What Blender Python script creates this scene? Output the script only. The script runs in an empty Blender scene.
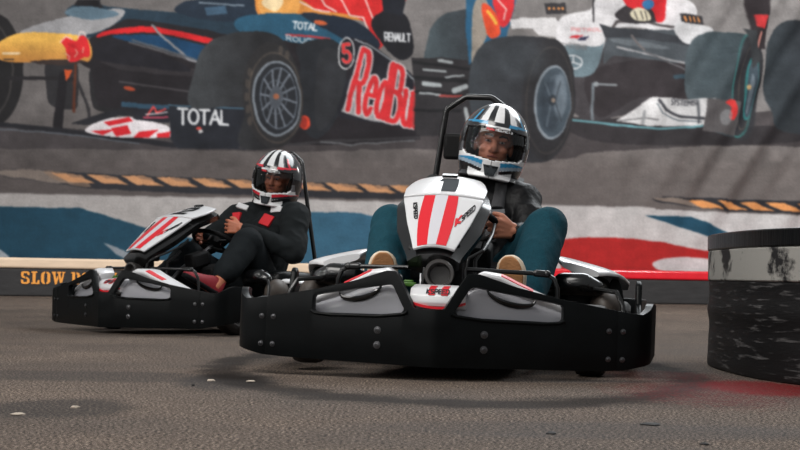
import bpy, bmesh, math, random
import numpy as np
from mathutils import Vector, Matrix, noise
from mathutils.bvhtree import BVHTree
random.seed(5); rng = np.random.default_rng(7)
SC = bpy.context.scene; COL = SC.collection
PI = math.pi
def R(a): return math.radians(a)
def lin(c): return c/12.92 if c <= .04045 else ((c+.055)/1.055)**2.4
def rgb(r, g, b): return (lin(r/255), lin(g/255), lin(b/255), 1)

# ---------------------------------------------------------------- camera numbers
FL = 1710.0; HC = .37
RHO = math.atan(.018); PIT = math.atan(50/FL)
cF = Vector((0, math.cos(PIT), math.sin(PIT))); cU0 = Vector((0, -math.sin(PIT), math.cos(PIT))); cR0 = Vector((1, 0, 0))
cR = cR0*math.cos(RHO)+cU0*math.sin(RHO); cU = cU0*math.cos(RHO)-cR0*math.sin(RHO)
CO = Vector((0, 0, HC))
def wallpt(x, y, P0, n):
    d = cF*FL+cR*(x-400)-cU*(y-225)
    return CO+d*((P0-CO).dot(n)/d.dot(n))
def ground(x, y): return wallpt(x, y, Vector((0, 0, 0)), Vector((0, 0, 1)))

# ---------------------------------------------------------------- materials
def mat(name, col, rough=.5, metal=0., bump=0., bscale=60., coat=0., spec=.5, vary=0., vscale=8., stretch=None, alpha=None, emit=None):
    m = bpy.data.materials.new(name); m.use_nodes = True
    nt = m.node_tree; b = nt.nodes['Principled BSDF']
    b.inputs['Base Color'].default_value = col
    b.inputs['Roughness'].default_value = rough; b.inputs['Metallic'].default_value = metal
    b.inputs['Coat Weight'].default_value = coat; b.inputs['Coat Roughness'].default_value = .08
    b.inputs['Specular IOR Level'].default_value = spec
    if emit: b.inputs['Emission Color'].default_value = col; b.inputs['Emission Strength'].default_value = emit
    if bump or vary:
        tc = nt.nodes.new('ShaderNodeTexCoord'); mp = nt.nodes.new('ShaderNodeMapping')
        nt.links.new(tc.outputs['Object'], mp.inputs['Vector'])
        if stretch: mp.inputs['Scale'].default_value = stretch
        if bump:
            n = nt.nodes.new('ShaderNodeTexNoise'); n.inputs['Scale'].default_value = bscale; n.inputs['Detail'].default_value = 4
            bp = nt.nodes.new('ShaderNodeBump'); bp.inputs['Strength'].default_value = bump; bp.inputs['Distance'].default_value = .01
            nt.links.new(mp.outputs[0], n.inputs['Vector']); nt.links.new(n.outputs['Fac'], bp.inputs['Height']); nt.links.new(bp.outputs[0], b.inputs['Normal'])
        if vary:
            n = nt.nodes.new('ShaderNodeTexNoise'); n.inputs['Scale'].default_value = vscale; n.inputs['Detail'].default_value = 6
            nt.links.new(mp.outputs[0], n.inputs['Vector'])
            mr = nt.nodes.new('ShaderNodeMapRange'); mr.inputs[1].default_value = .3; mr.inputs[2].default_value = .7
            mr.inputs[3].default_value = 1-vary; mr.inputs[4].default_value = 1+vary
            nt.links.new(n.outputs['Fac'], mr.inputs[0])
            mx = nt.nodes.new('ShaderNodeVectorMath'); mx.operation = 'SCALE'; mx.inputs[0].default_value = col[:3]
            nt.links.new(mr.outputs[0], mx.inputs['Scale']); nt.links.new(mx.outputs[0], b.inputs['Base Color'])
    return m
def vcol_mat(name, rough=.6, coat=0., spec=.5):
    m = bpy.data.materials.new(name); m.use_nodes = True; nt = m.node_tree; b = nt.nodes['Principled BSDF']
    a = nt.nodes.new('ShaderNodeAttribute'); a.attribute_name = 'Print'
    nt.links.new(a.outputs['Color'], b.inputs['Base Color']); b.inputs['Roughness'].default_value = rough
    b.inputs['Coat Weight'].default_value = coat; b.inputs['Coat Roughness'].default_value = .05; b.inputs['Specular IOR Level'].default_value = spec
    return m

M = {}
M['plastic'] = mat('black_plastic', rgb(8, 10, 11), .34, bump=.04, bscale=60, spec=.12, vary=.25, vscale=9)
M['gloss'] = mat('black_gloss', rgb(9, 9, 10), .2, coat=.3)
M['frame'] = mat('black_painted_steel', rgb(10, 10, 11), .28, spec=.6)
M['steel'] = mat('steel', rgb(150, 150, 152), .3, 1.)
M['silver'] = mat('silver_shell', rgb(158, 158, 164), .3, coat=.3)
M['white'] = mat('white_shell', rgb(208, 208, 210), .28, coat=.4)
M['red'] = mat('red_decal', rgb(206, 18, 34), .35)
M['pale'] = mat('pale_grey_decal', rgb(196, 194, 200), .35)
M['ink'] = mat('black_decal', rgb(16, 16, 18), .7, spec=.15)
M['bolt'] = mat('bolt_steel', rgb(92, 92, 94), .35, 1.)
M['duct'] = mat('duct_rubber', rgb(52, 50, 49), .4)
M['drum'] = mat('worn_brown_plastic', rgb(62, 54, 48), .5, vary=.3, vscale=20)
M['dark'] = mat('dark_grey_decal', rgb(44, 48, 52), .7, spec=.15)
M['rubber'] = mat('tyre_rubber', rgb(40, 36, 34), .7, bump=.4, bscale=70, vary=.4, vscale=12)
M['matte'] = mat('matte_black', rgb(12, 12, 13), .7, spec=.2)
M['green'] = mat('green_fluid', rgb(62, 104, 30), .4)
M['redpad'] = mat('red_webbing', rgb(196, 24, 36), .7, bump=.3, bscale=300)
M['web'] = mat('black_webbing', rgb(42, 42, 45), .7, bump=.4, bscale=300)
M['jacket'] = mat('black_cloth', rgb(12, 12, 14), .5, bump=.6, bscale=30, spec=.16)
M['jacket2'] = mat('charcoal_cloth', rgb(19, 23, 25), .85, bump=.35, bscale=22, spec=.2)
M['denim'] = mat('teal_denim', rgb(14, 58, 70), .85, bump=.5, bscale=30, vary=.3, vscale=220, spec=.2)
M['jog'] = mat('charcoal_trousers', rgb(17, 22, 25), .85, bump=.4, bscale=20, spec=.2)
M['skin'] = mat('skin', rgb(186, 122, 96), .5, vary=.08, vscale=30)
M['skin2'] = mat('skin_warm', rgb(184, 112, 84), .5, vary=.08, vscale=30)
M['sole'] = mat('tan_sole', rgb(168, 118, 76), .8, bump=.3, bscale=120, vary=.1, vscale=40)
M['cream'] = mat('cream_rubber', rgb(206, 190, 168), .6)
M['shoe'] = mat('dark_canvas', rgb(52, 48, 46), .8)
M['redshoe'] = mat('red_canvas', rgb(130, 22, 34), .7)
M['hair'] = mat('dark_hair', rgb(28, 20, 17), .6)
M['eye'] = mat('eye_white', rgb(150, 138, 132), .3)
M['lip'] = mat('lip', rgb(150, 84, 74), .5)
M['gold'] = mat('ring_metal', rgb(230, 225, 215), .15, 1.)
def visor_mat(name, t):
    m = bpy.data.materials.new(name); m.use_nodes = True; nt = m.node_tree
    out = nt.nodes['Material Output']; nt.nodes.remove(nt.nodes['Principled BSDF'])
    tr = nt.nodes.new('ShaderNodeBsdfTransparent'); tr.inputs[0].default_value = (t, t, t*1.02, 1)
    gl = nt.nodes.new('ShaderNodeBsdfGlossy'); gl.inputs['Roughness'].default_value = .03
    fr = nt.nodes.new('ShaderNodeFresnel'); fr.inputs[0].default_value = 1.5
    mx = nt.nodes.new('ShaderNodeMixShader')
    nt.links.new(fr.outputs[0], mx.inputs[0]); nt.links.new(tr.outputs[0], mx.inputs[1]); nt.links.new(gl.outputs[0], mx.inputs[2]); nt.links.new(mx.outputs[0], out.inputs[0])
    return m
M['visor'] = visor_mat('smoked_visor', .80)
M['visor2'] = visor_mat('dark_visor', .62)

# ---------------------------------------------------------------- mesh builder
def frame_of(d):
    d = d.normalized(); a = Vector((0, 0, 1)) if abs(d.z) < .9 else Vector((1, 0, 0))
    x = d.cross(a).normalized(); return x, d.cross(x).normalized()
class MB:
    def __init__(s): s.v = []; s.f = []; s.m = []
    def add(s, vs, fs, m=0):
        k = len(s.v); s.v += [Vector(p) for p in vs]; s.f += [tuple(k+i for i in f) for f in fs]; s.m += [m]*len(fs); return s
    def box(s, c, d, rot=None, m=0):
        vs = []
        for z in (-1, 1):
            for y in (-1, 1):
                for x in (-1, 1):
                    p = Vector((x*d[0]/2, y*d[1]/2, z*d[2]/2))
                    if rot: p = rot @ p
                    vs.append(p+Vector(c))
        return s.add(vs, [(0, 2, 3, 1), (4, 5, 7, 6), (0, 1, 5, 4), (2, 6, 7, 3), (0, 4, 6, 2), (1, 3, 7, 5)], m)
    def rings(s, rs, m=0, closed=False, cap=True):
        n = len(rs[0]); vs = [p for r in rs for p in r]; fs = []
        k = len(rs)
        for i in range(k if closed else k-1):
            for j in range(n):
                a = i*n+j; b = i*n+(j+1) % n; c = ((i+1) % k)*n+(j+1) % n; d = ((i+1) % k)*n+j
                fs.append((a, b, c, d))
        if cap and not closed:
            fs.append(tuple(range(n))[::-1]); fs.append(tuple((k-1)*n+j for j in range(n)))
        return s.add(vs, fs, m)
    def tube(s, pts, r, n=12, closed=False, m=0):
        pts = [Vector(p) for p in pts]; k = len(pts); rs = []
        rad = r if isinstance(r, (list, tuple)) else [r]*k
        x = None
        for i, p in enumerate(pts):
            if closed: t = (pts[(i+1) % k]-pts[i-1])
            else: t = pts[min(i+1, k-1)]-pts[max(i-1, 0)]
            t.normalize()
            if x is None: x, _ = frame_of(t)
            x = (x-t*x.dot(t)).normalized(); y = t.cross(x)
            rs.append([p+(x*math.cos(2*PI*j/n)+y*math.sin(2*PI*j/n))*rad[i] for j in range(n)])
        return s.rings(rs, m, closed)
    def cap(s, p0, p1, r0, r1, n=20, m=0):      # tapered capsule
        p0 = Vector(p0); p1 = Vector(p1); d = p1-p0
        if d.length < 1e-5: d = Vector((0, 0, 1e-4))
        t = d.normalized(); x, y = frame_of(t); rs = []
        L = [(p0, r0, a) for a in (-88, -60, -30, 0)]+[(p1, r1, a) for a in (0, 30, 60, 88)]
        for p, r, a in L:
            rs.append([p+t*(r*math.sin(R(a)))+(x*math.cos(2*PI*j/n)+y*math.sin(2*PI*j/n))*(r*math.cos(R(a))) for j in range(n)])
        return s.rings(rs, m)
    def chain(s, pts, n=20):
        for a, b in zip(pts, pts[1:]): s.cap(a[:3], b[:3], a[3], b[3], n)
        return s
    def ball(s, c, r, rot=None, nu=24, nv=14, m=0):
        rs = []
        if not isinstance(r, (tuple, list)): r = (r, r, r)
        for i in range(nv+1):
            e = -PI/2+.02+(PI-.04)*i/nv
            ring = []
            for j in range(nu):
                a = 2*PI*j/nu; p = Vector((r[0]*math.cos(e)*math.cos(a), r[1]*math.cos(e)*math.sin(a), r[2]*math.sin(e)))
                if rot: p = rot @ p
                ring.append(p+Vector(c))
            rs.append(ring)
        return s.rings(rs, m)
    def lathe(s, c, axis, prof, n=40, m=0):     # prof: (offset along axis, radius)
        t = Vector(axis).normalized(); x, y = frame_of(t); c = Vector(c)
        return s.rings([[c+t*h+(x*math.cos(2*PI*j/n)+y*math.sin(2*PI*j/n))*r for j in range(n)] for h, r in prof], m)
    def prism(s, poly, fn, d0=0., d1=.01, m=0): # fn(a, b, depth) -> point
        n = len(poly); vs = [fn(a, b, d0) for a, b in poly]+[fn(a, b, d1) for a, b in poly]
        fs = [tuple(range(n))[::-1], tuple(range(n, 2*n))]+[(i, (i+1) % n, n+(i+1) % n, n+i) for i in range(n)]
        return s.add(vs, fs, m)
    def mesh(s, name, ang=35):
        me = bpy.data.meshes.new(name); me.from_pydata([tuple(p) for p in s.v], [], s.f)
        me.polygons.foreach_set('material_index', s.m)
        bm = bmesh.new(); bm.from_mesh(me); bmesh.ops.recalc_face_normals(bm, faces=bm.faces); bm.to_mesh(me); bm.free()
        me.shade_smooth(); me.set_sharp_from_angle(angle=R(ang)); return me
    def build(s, name, ms, parent=None, bevel=0, seg=2, sub=0, solid=0, ang=35, off=0):
        me = s.mesh(name, ang if not bevel else 60)
        for m in (ms if isinstance(ms, list) else [ms]): me.materials.append(m)
        o = bpy.data.objects.new(name, me); COL.objects.link(o)
        if parent: o.parent = parent
        if solid:
            d = o.modifiers.new('Solid', 'SOLIDIFY'); d.thickness = solid; d.offset = off
        if bevel:
            b = o.modifiers.new('Bevel', 'BEVEL'); b.width = bevel; b.segments = seg; b.limit_method = 'ANGLE'; b.angle_limit = R(32)
        if sub:
            b = o.modifiers.new('Sub', 'SUBSURF'); b.levels = sub; b.render_levels = sub
        return o
def remeshed(mb, voxel, smooth=4, fold=None):
    me = mb.mesh('tmp'); o = bpy.data.objects.new('tmp', me); COL.objects.link(o)
    r = o.modifiers.new('r', 'REMESH'); r.mode = 'VOXEL'; r.voxel_size = voxel; r.use_smooth_shade = True
    if smooth: q = o.modifiers.new('s', 'SMOOTH'); q.iterations = smooth; q.factor = .5
    dg = bpy.context.evaluated_depsgraph_get(); e = o.evaluated_get(dg)
    out = bpy.data.meshes.new_from_object(e)
    bpy.data.objects.remove(o); bpy.data.meshes.remove(me)
    if fold:
        n = len(out.vertices); co = np.empty(n*3); out.vertices.foreach_get('co', co); nn = np.empty(n*3)
        out.vertices.foreach_get('normal', nn); co = co.reshape(-1, 3); nn = nn.reshape(-1, 3)
        d = np.array([fold(Vector(p)) for p in co]); co += nn*d[:, None]; out.vertices.foreach_set('co', co.ravel()); out.update()
    out.shade_smooth(); return out
def obj_from(me, name, m, parent=None):
    me.materials.clear(); me.materials.append(m); o = bpy.data.objects.new(name, me); COL.objects.link(o); me.name = name
    if parent: o.parent = parent
    return o
def empty(name, loc, label=None, cat=None, group=None, rot=(0, 0, 0)):
    o = bpy.data.objects.new(name, None); COL.objects.link(o); o.location = loc; o.rotation_euler = rot; o.empty_display_size = .1
    tag(o, label, cat, group); return o
def tag(o, label=None, cat=None, group=None, kind=None):
    if label: o['label'] = label
    if cat: o['category'] = cat
    if group: o['group'] = group
    if kind: o['kind'] = kind
    return o

# ---------------------------------------------------------------- stroke letters (unit box, baseline 0, cap 1)
def arc(cx, cy, rx, ry, a0, a1, n=10): return [(cx+rx*math.cos(R(a0+(a1-a0)*i/n)), cy+ry*math.sin(R(a0+(a1-a0)*i/n))) for i in range(n+1)]
G = {
 'A': [[(0, 0), (.35, 1), (.7, 0)], [(.14, .35), (.56, .35)]],
 'B': [[(0, 0), (0, 1), (.35, 1)]+arc(.35, .77, .25, .23, 90, -90)+[(0, .54)], [(.35, .54)]+arc(.38, .27, .28, .27, 90, -90)+[(0, 0)]],
 'C': [arc(.38, .5, .38, .5, 50, 310)], 'D': [[(0, 0), (0, 1), (.3, 1)]+arc(.3, .5, .38, .5, 90, -90)+[(0, 0)]],
 'E': [[(.55, 1), (0, 1), (0, 0), (.55, 0)], [(0, .52), (.48, .52)]], 'F': [[(.55, 1), (0, 1), (0, 0)], [(0, .52), (.48, .52)]],
 'G': [arc(.38, .5, .38, .5, 50, 330)+[(.72, .45), (.42, .45)]], 'H': [[(0, 0), (0, 1)], [(.6, 0), (.6, 1)], [(0, .5), (.6, .5)]],
 'I': [[(.1, 0), (.1, 1)]], 'J': [[(.5, 1), (.5, .25)]+arc(.25, .25, .25, .25, 0, -180)], 'K': [[(0, 0), (0, 1)], [(.6, 1), (0, .45), (.6, 0)]],
 'L': [[(0, 1), (0, 0), (.5, 0)]], 'M': [[(0, 0), (0, 1), (.35, .4), (.7, 1), (.7, 0)]], 'N': [[(0, 0), (0, 1), (.6, 0), (.6, 1)]],
 'O': [arc(.36, .5, .36, .5, 0, 360, 16)], 'P': [[(0, 0), (0, 1), (.35, 1)]+arc(.35, .73, .27, .27, 90, -90)+[(0, .46)]],
 'R': [[(0, 0), (0, 1), (.35, 1)]+arc(.35, .73, .27, .27, 90, -90)+[(0, .46)], [(.3, .46), (.65, 0)]],
 'S': [arc(.33, .75, .3, .25, 40, 270, 8)+arc(.33, .25, .3, .25, 90, -140, 8)[1:]], 'T': [[(0, 1), (.66, 1)], [(.33, 1), (.33, 0)]],
 'U': [[(0, 1), (0, .3)]+arc(.3, .3, .3, .3, 180, 360)+[(.6, 1)]], 'W': [[(0, 1), (.2, 0), (.42, .8), (.64, 0), (.84, 1)]],
 'Y': [[(0, 1), (.32, .5), (.64, 1)], [(.32, .5), (.32, 0)]], 'V': [[(0, 1), (.33, 0), (.66, 1)]],
 '5': [[(.5, 1), (.06, 1), (.03, .58)]+arc(.27, .33, .29, .31, 130, -150, 12)], '1': [[(.05, .8), (.3, 1), (.3, 0)]],
 '2': [arc(.3, .72, .28, .28, 160, -20, 8)+[(.5, .5), (.02, 0), (.62, 0)]],
 'e': [[(.04, .34), (.5, .34)]+arc(.27, .32, .25, .32, 5, 320, 12)], 'd': [arc(.26, .32, .25, .32, 0, 360, 14), [(.52, 1), (.52, 0)]],
 'u': [[(0, .64), (0, .25)]+arc(.23, .25, .23, .25, 180, 360)+[(.46, .64)], [(.46, .3), (.46, 0)]], 'l': [[(.05, 1), (.05, 0)]],
 'o': [arc(.26, .32, .26, .32, 0, 360, 14)], '.': [[(.05, 0), (.06, .02)]], ' ': []}
def text_strokes(t, gap=.22):
    out = []; x = 0
    for ch in t:
        g = G[ch]
        for st in g: out.append([(x+a, b) for a, b in st])
        x += (max([a for st in g for a, b in st]) if g else .35)+gap
    return out, x-gap
def letter_mesh(mb, t, fn, w=.16, gap=.22, m=0, d0=0, d1=.001):
    """fn(a,b,depth): a 0..1 along the whole text, b 0..1 cap height"""
    st, W = text_strokes(t, gap)
    for s in st:
        for (x0, y0), (x1, y1) in zip(s, s[1:]):
            L = math.hypot(x1-x0, y1-y0) or 1; dx, dy = (x1-x0)/L*w/2, (y1-y0)/L*w/2
            q = [(x0-dx*.6-dy, y0-dy*.6+dx), (x0-dx*.6+dy, y0-dy*.6-dx), (x1+dx*.6+dy, y1+dy*.6-dx), (x1+dx*.6-dy, y1+dy*.6+dx)]
            mb.prism([(a/W, b) for a, b in q], fn, d0, d1, m)
    return mb
# ---------------------------------------------------------------- the printed banner (a photograph of racing cars printed on cloth)
X0, Y0, W_, H_ = -130, -60, 1060, 345            # extent of the print; one unit = about 13 mm on the cloth
S = 2
yy, xx = np.mgrid[0:H_*S, 0:W_*S]; gx = X0+(xx+.5)/S; gy = Y0+(yy+.5)/S
IMG = np.zeros((H_*S, W_*S, 3), np.float32)
def C3(c): return np.array(c, np.float32)/255
def sm(pts, n=6):
    out = []; k = len(pts)
    for i in range(k):
        p0, p1, p2, p3 = [np.array(pts[(i+j-1) % k], float) for j in range(4)]
        for q in range(n):
            t = q/n; out.append(tuple(.5*(2*p1+(p2-p0)*t+(2*p0-5*p1+4*p2-p3)*t*t+(3*p1-p0-3*p2+p3)*t**3)))
    return out
def region(pts, pad=2):
    xs = [p[0] for p in pts]; ys = [p[1] for p in pts]
    a = max(0, int((min(xs)-X0-pad)*S)); b = min(W_*S, int((max(xs)-X0+pad)*S)+1)
    c = max(0, int((min(ys)-Y0-pad)*S)); d = min(H_*S, int((max(ys)-Y0+pad)*S)+1)
    return slice(c, max(c, d)), slice(a, max(a, b))
def blend(sl, m, col, al=1.):
    if callable(col): c = col(gx[sl], gy[sl])
    else: c = C3(col)
    IMG[sl] = IMG[sl]*(1-m[..., None]*al)+c*m[..., None]*al
def grad(c0, c1, ax, a, b):
    c0, c1 = C3(c0), C3(c1)
    def f(x, y):
        t = np.clip(((x if ax == 'x' else y)-a)/(b-a), 0, 1)[..., None]; return c0*(1-t)+c1*t
    return f
def poly(pts, col, smooth=False, al=1.):
    if smooth: pts = sm(pts)
    sl = region(pts); x = gx[sl]; y = gy[sl]; m = np.zeros(x.shape, bool)
    for (x1, y1), (x2, y2) in zip(pts, pts[1:]+pts[:1]):
        if y1 == y2: continue
        c = ((y1 > y) != (y2 > y)) & (x < (x2-x1)*(y-y1)/(y2-y1)+x1); m ^= c
    blend(sl, m.astype(np.float32), col, al)
def ell(cx, cy, rx, ry, col, rot=0, ring=0, al=1., soft=.6):
    r = max(rx, ry)+3; sl = region([(cx-r, cy-r), (cx+r, cy+r)]); x = gx[sl]-cx; y = gy[sl]-cy
    c, s = math.cos(R(rot)), math.sin(R(rot)); u = x*c+y*s; v = -x*s+y*c
    q = np.sqrt((u/rx)**2+(v/ry)**2)+1e-6; d = (q-1)*np.sqrt(u*u+v*v)/q
    m = np.clip(.5-d/soft, 0, 1)
    if ring: m = m*np.clip(.5+(d+ring)/soft, 0, 1)
    blend(sl, m.astype(np.float32), col, al)
def line(pts, w, col, al=1., smooth=False):
    if smooth: pts = sm(list(pts))[:(len(pts)-1)*6+1] if False else pts
    sl = region(pts, w+2); x = gx[sl]; y = gy[sl]; D = np.full(x.shape, 1e9)
    for (x1, y1), (x2, y2) in zip(pts, pts[1:]):
        L = (x2-x1)**2+(y2-y1)**2+1e-9; t = np.clip(((x-x1)*(x2-x1)+(y-y1)*(y2-y1))/L, 0, 1)
        D = np.minimum(D, np.hypot(x-x1-t*(x2-x1), y-y1-t*(y2-y1)))
    blend(sl, np.clip(.5-(D-w/2)/.7, 0, 1).astype(np.float32), col, al)
def word(t, quad, w, col, outline=None, ow=0, gap=.22):
    st, Wd = text_strokes(t, gap); (ax, ay), (bx, by), (cx, cy), (dx, dy) = quad   # TL TR BR BL
    def f(a, b):
        a /= Wd; v = 1-b
        return ((ax*(1-a)+bx*a)*(1-v)+(dx*(1-a)+cx*a)*v, (ay*(1-a)+by*a)*(1-v)+(dy*(1-a)+cy*a)*v)
    L = [[f(a, b) for a, b in s] for s in st]
    if outline is not None:
        for s in L: line(s, w+ow*2, outline)
    for s in L: line(s, w, col)
def shade(x0, y0, x1, y1, col, al): # soft dark patch printed in the photograph on the cloth
    cx, cy, rx, ry = (x0+x1)/2, (y0+y1)/2, (x1-x0)/2, (y1-y0)/2
    q = ((gx-cx)/rx)**2+((gy-cy)/ry)**2; m = np.clip(1-q, 0, 1)**.7; IMG[:] = IMG*(1-m[..., None]*al)+C3(col)*m[..., None]*al

# tarmac of the print
t = np.clip((gx+100)/1000, 0, 1)[..., None]
IMG[:] = C3((92, 87, 85))*(1-t)+C3((146, 141, 138))*t
t = np.clip((gy-100)/70, 0, 1)[..., None]; IMG[:] = IMG*(1-t)+(C3((86, 79, 77))*(1-gx[..., None]/1000)+C3((118, 110, 106))*gx[..., None]/1000)*t
# shadows of the cars on the printed tarmac
poly([(-130, 118), (-20, 122), (250, 140), (420, 128), (600, 120), (780, 112), (930, 118), (930, 150), (760, 146), (600, 152), (560, 160), (430, 150), (300, 152), (150, 150), (-130, 146)], (66, 61, 62), True, .85)
poly([(570, 118), (700, 126), (790, 128), (800, 142), (690, 146), (590, 140)], (50, 47, 49), True, .8)
# ----- blue car
BK = (37, 35, 38); NV = (34, 36, 44)
ell(-6, 70, 30, 56, (34, 33, 34)); ell(-16, 70, 30, 52, (60, 57, 56), ring=2)
poly([(48, 60), (76, 60), (78, 104), (70, 110), (52, 106), (47, 92)], (45, 44, 46), True)
poly([(92, 66), (126, 64), (128, 108), (118, 113), (96, 110), (92, 98)], (40, 39, 41), True)
line([(10, 78), (75, 80)], 4, (38, 36, 38)); line([(78, 82), (86, 100), (90, 118)], 3, (48, 46, 48)); line([(76, 66), (74, 112)], 2.6, (90, 48, 34))
line([(64, 76), (58, 128)], 9, (33, 31, 34)); poly([(64, 70), (73, 71), (67, 82)], (202, 84, 44))
# monocoque
poly([(72, 60), (86, 44), (98, 30), (130, 16), (175, 14), (245, 30), (330, 48), (420, 78), (420, 140), (330, 146), (235, 142), (150, 112), (98, 106), (92, 70)], (38, 35, 38))
poly([(100, 62), (205, 70), (205, 78), (150, 74), (120, 70)], (62, 58, 60), False, .6)
line([(130, 42), (196, 62)], 2, (88, 86, 88)); line([(120, 82), (190, 92)], 1.4, (78, 74, 76)); ell(130, 89, 6, 2, (158, 66, 42), 12)
poly([(66, 15), (72, 6), (95, 4), (120, 8), (205, 16), (270, 30), (270, 42), (205, 30), (140, 20), (120, 22), (100, 34), (88, 38), (84, 30)], (40, 56, 68), True)
poly([(74, 6), (78, 0), (98, 0), (104, 8)], (32, 31, 34)); line([(100, -20), (100, 24)], 2, (40, 40, 44))
poly([(20, 33), (60, 19), (116, 9), (124, 16), (100, 32), (66, 36)], (152, 150, 150), True)
poly([(66, 15), (72, 8), (98, 8), (120, 14), (96, 20)], (92, 112, 124), True)
poly([(-8, 50), (4, 40), (22, 33), (60, 34), (84, 37), (92, 48), (88, 62), (60, 62), (20, 63), (0, 60)], grad((232, 178, 84), (196, 132, 66), 'y', 40, 64), True)
poly([(30, 62), (60, 60), (88, 62), (60, 66)], (60, 48, 44), True)
line([(4, 54), (20, 54)], 2, (238, 214, 176)); line([(5, 60), (15, 60)], 1.3, (50, 44, 40))
poly([(61, 42), (66, 38), (76, 41), (80, 36), (86, 37), (90, 47), (90, 56), (84, 58), (78, 62), (72, 63), (68, 60), (66, 50)], (214, 44, 48), True)
line([(66, 54), (70, 57), (69, 61)], 1, (228, 176, 150)); line([(76, 50), (78, 54), (75, 58)], 1, (228, 176, 150)); line([(84, 48), (83, 53)], 1, (228, 176, 150)); ell(72, 46, 5, 2, (176, 30, 36), 20, al=.7)
line([(60, 43), (66, 37), (72, 40)], 1, (232, 210, 200)); line([(78, 38), (80, 32), (84, 32), (86, 36)], 1, (232, 210, 200))
poly([(100, 34), (116, 29), (150, 27), (200, 36), (240, 50), (240, 57), (200, 42), (150, 33), (116, 34), (98, 38)], (204, 38, 42), True)
poly([(112, 37), (150, 35), (198, 44), (236, 60), (220, 66), (196, 60), (160, 48)], (28, 62, 92), True)
poly([(112, 38), (118, 41), (170, 58), (190, 72), (130, 66), (96, 58), (98, 44)], (36, 35, 40), True)
line([(153, 26), (158, 33), (190, 60), (202, 63)], 2.4, (132, 130, 132)); line([(133, 40), (196, 60)], 2, (86, 90, 96))
# front wing
line([(-130, 118), (0, 125), (60, 131), (150, 142), (175, 146)], 5, (36, 36, 40)); line([(-130, 121), (60, 134), (140, 144)], 1.4, (88, 92, 98))
poly([(70, 124), (120, 108), (172, 112), (172, 122), (120, 116), (90, 126)], (40, 40, 44))
poly([(86, 131), (104, 121), (130, 118), (166, 126), (171, 137), (130, 138), (100, 136)], (222, 214, 214), True)
poly([(104, 123), (130, 118), (134, 122), (110, 127)], (206, 40, 48)); poly([(92, 132), (118, 130), (104, 136)], (206, 40, 48))
poly([(112, 129), (128, 126), (132, 134), (118, 137)], (206, 40, 48)); poly([(140, 132), (160, 130), (150, 138), (134, 138)], (206, 40, 48)); poly([(158, 134), (171, 132), (170, 138), (158, 138)], (206, 40, 48))
poly([(122, 102), (170, 106), (170, 112), (122, 107)], (52, 78, 96)); poly([(134, 108), (170, 110), (170, 124), (134, 120)], (38, 38, 44))
line([(148, 116), (154, 107), (157, 113), (166, 110)], 1.6, (222, 74, 72)); line([(144, 118), (168, 118)], 1.6, (180, 70, 90)); line([(146, 115), (168, 113)], 1, (220, 210, 210))
poly([(170, 106), (244, 108), (246, 150), (178, 149), (171, 140)], (38, 40, 46)); line([(170, 106), (244, 109)], 1.6, (70, 96, 112))
word('TOTAL', [(179, 109), (228, 112), (228, 125), (179, 124)], 2.6, (208, 208, 208), gap=.12)
ell(199, 129, 3, 1.6, (196, 72, 62)); ell(201, 132, 2.4, 2, (190, 186, 184))
# driver and cockpit
poly([(176, 12), (182, 4), (196, 0), (240, -4), (262, 4), (258, 20), (236, 22), (206, 20)], (38, 48, 60), True); line([(200, 3), (244, 6)], 1.6, (122, 134, 144)); poly([(205, 8), (226, 6), (228, 14), (208, 16)], (66, 90, 110))
poly([(250, -60), (400, -60), (402, 14), (372, 22), (318, 16), (280, 16), (262, 22), (256, 10)], (206, 132, 62), False)
poly([(258, 6), (266, -10), (290, -14), (300, 4), (292, 16), (270, 20)], (226, 160, 84), True); poly([(262, 4), (272, -8), (284, 0), (276, 12)], (232, 206, 160), True)
poly([(296, -20), (420, -60), (392, 30), (376, 50), (368, 26), (352, 16), (330, 12), (310, 6)], (206, 46, 46), True)
for l in [[(300, 2), (314, 10), (330, 12)], [(318, -8), (326, 6), (336, 12)], [(338, -6), (350, 16), (364, 18), (372, 40), (378, 50)], [(366, 0), (374, 20), (384, 42)]]: line(l, 1.6, (226, 196, 186))
poly([(372, 22), (386, 10), (404, 14), (412, 30), (414, 52), (406, 60), (396, 58), (380, 40)], (34, 34, 38), True)
poly([(376, -60), (420, -60), (402, 16), (384, 12)], (34, 36, 42)); word('RENAULT', [(386, 33), (411, 34.5), (411, 42), (386, 41)], 1.5, (214, 214, 214), gap=.16)
poly([(236, 20), (262, 14), (300, 14), (340, 20), (352, 34), (340, 46), (300, 44), (268, 38), (240, 32)], (44, 84, 106), True)
poly([(300, 14), (352, 20), (380, 42), (372, 52), (345, 40)], (34, 42, 54), True); word('TOTAL', [(293, 22), (318, 25), (317, 31), (293, 29)], 1.5, (220, 220, 220), gap=.12); ell(321, 23, 7, 2.6, (196, 94, 56), 8)
line([(286, 36), (300, 36), (330, 40)], 2, (186, 60, 62)); word('ROUCH', [(286, 36), (318, 41), (317, 45), (287, 41)], 1.0, (206, 206, 206)); poly([(298, 46), (340, 44), (345, 100), (318, 140), (292, 110), (300, 70)], (40, 42, 46), True)
poly([(318, 60), (336, 50), (346, 70), (338, 110), (318, 130)], (52, 52, 54), True, .5)
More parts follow.
